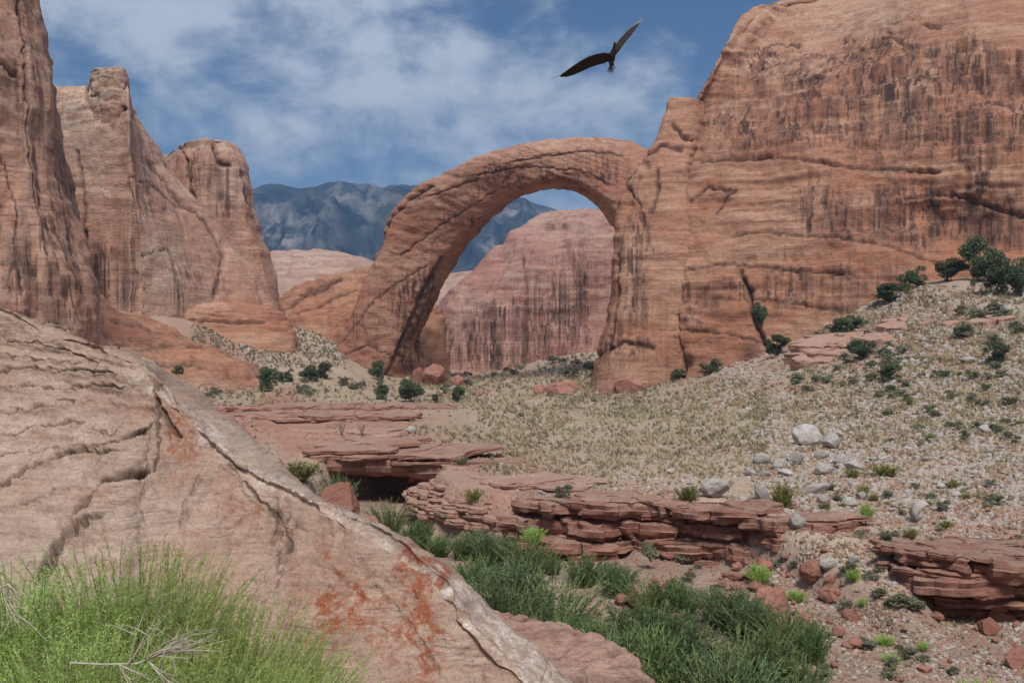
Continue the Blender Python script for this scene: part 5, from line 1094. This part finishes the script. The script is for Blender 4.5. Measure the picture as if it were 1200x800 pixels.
# ------------------------------------------------------------------ the soaring bird
def build_bird():
    Y = 22.0; s = Y / F
    def loft_obj(sections, n=12):
        V = []; m = len(sections)
        for c, u, v, a, b in sections:
            for j in range(n):
                t = 2 * math.pi * j / n; V.append([c[k] + u[k] * a * math.cos(t) + v[k] * b * math.sin(t) for k in range(3)])
        q = [(i * n + j, i * n + (j + 1) % n, (i + 1) * n + (j + 1) % n, (i + 1) * n + j) for i in range(m - 1) for j in range(n)]
        V = np.array(V); e0 = V[:n].mean(0); e1 = V[-n:].mean(0); V = np.concatenate([V, [e0, e1]])
        f3 = [(m * n, (j + 1) % n, j) for j in range(n)] + [(m * n + 1, (m - 1) * n + j, (m - 1) * n + (j + 1) % n) for j in range(n)]
        return V, np.array(q), np.array(f3)
    O = (717, 67)
    def p(px, py, dy=0.0): return np.array([(px - O[0]) * s, dy, -(py - O[1]) * s])
    root = empty('vulture', W(O[0], O[1], Y), 'dark soaring vulture with raised wings high in the blue sky', 'bird')
    parts = []
    X, Yy, Zz = np.array([1., 0, 0]), np.array([0, 1., 0]), np.array([0, 0, 1.])
    body = [(p(719.6, 53, -.12), X, Yy, .012, .012), (p(719.3, 54.5, -.14), X, Yy, .026, .03), (p(719, 57, -.12), X, Yy, .030, .035), (p(718.5, 59.5, -.08), X, Yy, .040, .045), (p(717.8, 63, -.02), X, Yy, .075, .08), (p(717, 67, .03), X, Yy, .085, .10), (p(716.8, 71, .08), X, Yy, .070, .085), (p(716.8, 74.5, .12), X, Yy, .045, .05), (p(717, 78, .16), X, Yy, .028, .02)]
    Vs, Qs, Ts, off = [], [], [], 0
    def add(sec, n=12):
        nonlocal off
        V, q, t = loft_obj(sec, n); Vs.append(V); Qs.append(q + off); Ts.append(t + off); off += len(V)
    add(body, 14)
    def wing(pts, chord):
        sec = []
        for i, ((a, b, dy), c) in enumerate(zip(pts, chord)):
            P0 = p(*pts[max(i - 1, 0)]); P1 = p(*pts[min(i + 1, len(pts) - 1)]); T = P1 - P0; T /= np.linalg.norm(T)
            nrm = np.cross(T, Yy); nrm /= np.linalg.norm(nrm)
            # the chord runs along the view mostly, tipped so that the underside shows
            ch = nrm * .55 + Yy * .83; ch /= np.linalg.norm(ch); th = np.cross(T, ch); sec.append((p(a, b, dy), ch, th, c, .022 if i < 3 else .010))
        return sec
    LW = [(716, 66.5, 0), (708, 68.5, -.02), (699, 70.3, -.02), (690, 73.2, 0), (681, 77.5, .03), (672, 82, .06), (664, 85.5, .09), (657, 87.6, .12)]
    RW = [(718, 65, 0), (722, 59, -.02), (727, 51.5, -.02), (732, 45, 0), (737.5, 38.5, .03), (742, 33, .06), (746, 29, .09), (749.5, 25.5, .12)]
    CH = [.10, .155, .165, .165, .155, .13, .09, .03]
    add(wing(LW, CH), 12); add(wing(RW, CH), 12)
    me = mk_mesh('body', np.concatenate(Vs), [np.concatenate(Qs), np.concatenate(Ts)], True, None, [M_FEATH])
    link('body', me, root)
    # flight feathers along the trailing edge, paler than the body
    def feather(P0, d, ln, wd, nrm):
        d = d / np.linalg.norm(d); sdv = np.cross(d, nrm); sdv /= np.linalg.norm(sdv); V = []; prof = [(0, .35), (.3, .9), (.7, 1), (.92, .6), (1, .05)]
        for t, k in prof:
            for sg in (-1, 1):
                for h in (-.003, .003): V.append(P0 + d * ln * t + sdv * wd * k * sg * .5 + nrm * h)
        q = []
        for i in range(len(prof) - 1):
            b = i * 4; q += [(b, b + 4, b + 6, b + 2), (b + 1, b + 3, b + 7, b + 5), (b, b + 1, b + 5, b + 4), (b + 2, b + 6, b + 7, b + 3)]
        q += [(0, 2, 3, 1), (16, 17, 19, 18)]
        return mk_mesh('feather', V, np.array(q), False, None, [M_FLIGHT])
    for Wg, CHs, updir in ((LW, CH, 1), (RW, CH, -1)):
        n = 15
        for k in range(n):
            t = 1.0 + (len(Wg) - 2.02) * k / (n - 1); i = int(t); f = t - i; A = p(*Wg[i]); B = p(*Wg[min(i + 1, len(Wg) - 1)]); c = A + (B - A) * f; T = (B - A) / np.linalg.norm(B - A)
            nrm = np.cross(T, Yy); nrm /= np.linalg.norm(nrm); nrm = nrm if nrm[2] > 0 else -nrm
            tail = nrm * .42 + Yy * .80; w_ = sstep(n * .55, n, np.array(float(k))); d = tail * (1 - .75 * w_) + T * (.1 + 1.0 * w_)
            ft = link('feather', feather(c + tail * .02, d, .21 + .05 * float(w_), .055, np.cross(d / np.linalg.norm(d), T + .01)), root)
    for a in (-.5, -.22, 0.05, .3):
        d = np.array([a, .35, -1.0]); ft = link('tail_feather', feather(p(716.8, 74, .1), d, .2, .045, np.array([0, 1., .35])), root)
    hd = boulder_mesh('head', 5, 2, 0, .01, M_HEADRED, (.034, .042, .036), True); ho = link('head', hd, root); ho.location = p(719.6, 53.5, -.16)
    V, q, t = loft_obj([(np.array([0, 0, 0.]), X, Zz, .012, .014), (np.array([.004, -.03, 0.004]), X, Zz, .010, .011), (np.array([.006, -.05, -.008]), X, Zz, .003, .004)], 8)
    bo = link('beak', mk_mesh('beak', V, [q, t], True, None, [M_TWIG]), ho); bo.location = (0, -.035, 0)
    for sx, px in ((-1, 714.4), (1, 719.8)):
        a = p(716.9 + sx * .8, 72, -.02); b = p(px, 78.5, .0); c = p(px + sx * .4, 81.5, .03)
        leg = link('leg', mk_mesh('leg', *tubes([([a, (a + b) / 2, b], .022, .010)], 6), True, None, [M_FEATH]), root)
        tp = []
        for dx, dz in ((-.03, -.04), (0, -.055), (.03, -.04)): tp.append(([b, b + np.array([dx, .01, dz])], .008, .004))
        link('foot', mk_mesh('foot', *tubes(tp, 4), True, None, [M_FEATH]), leg)
build_bird()
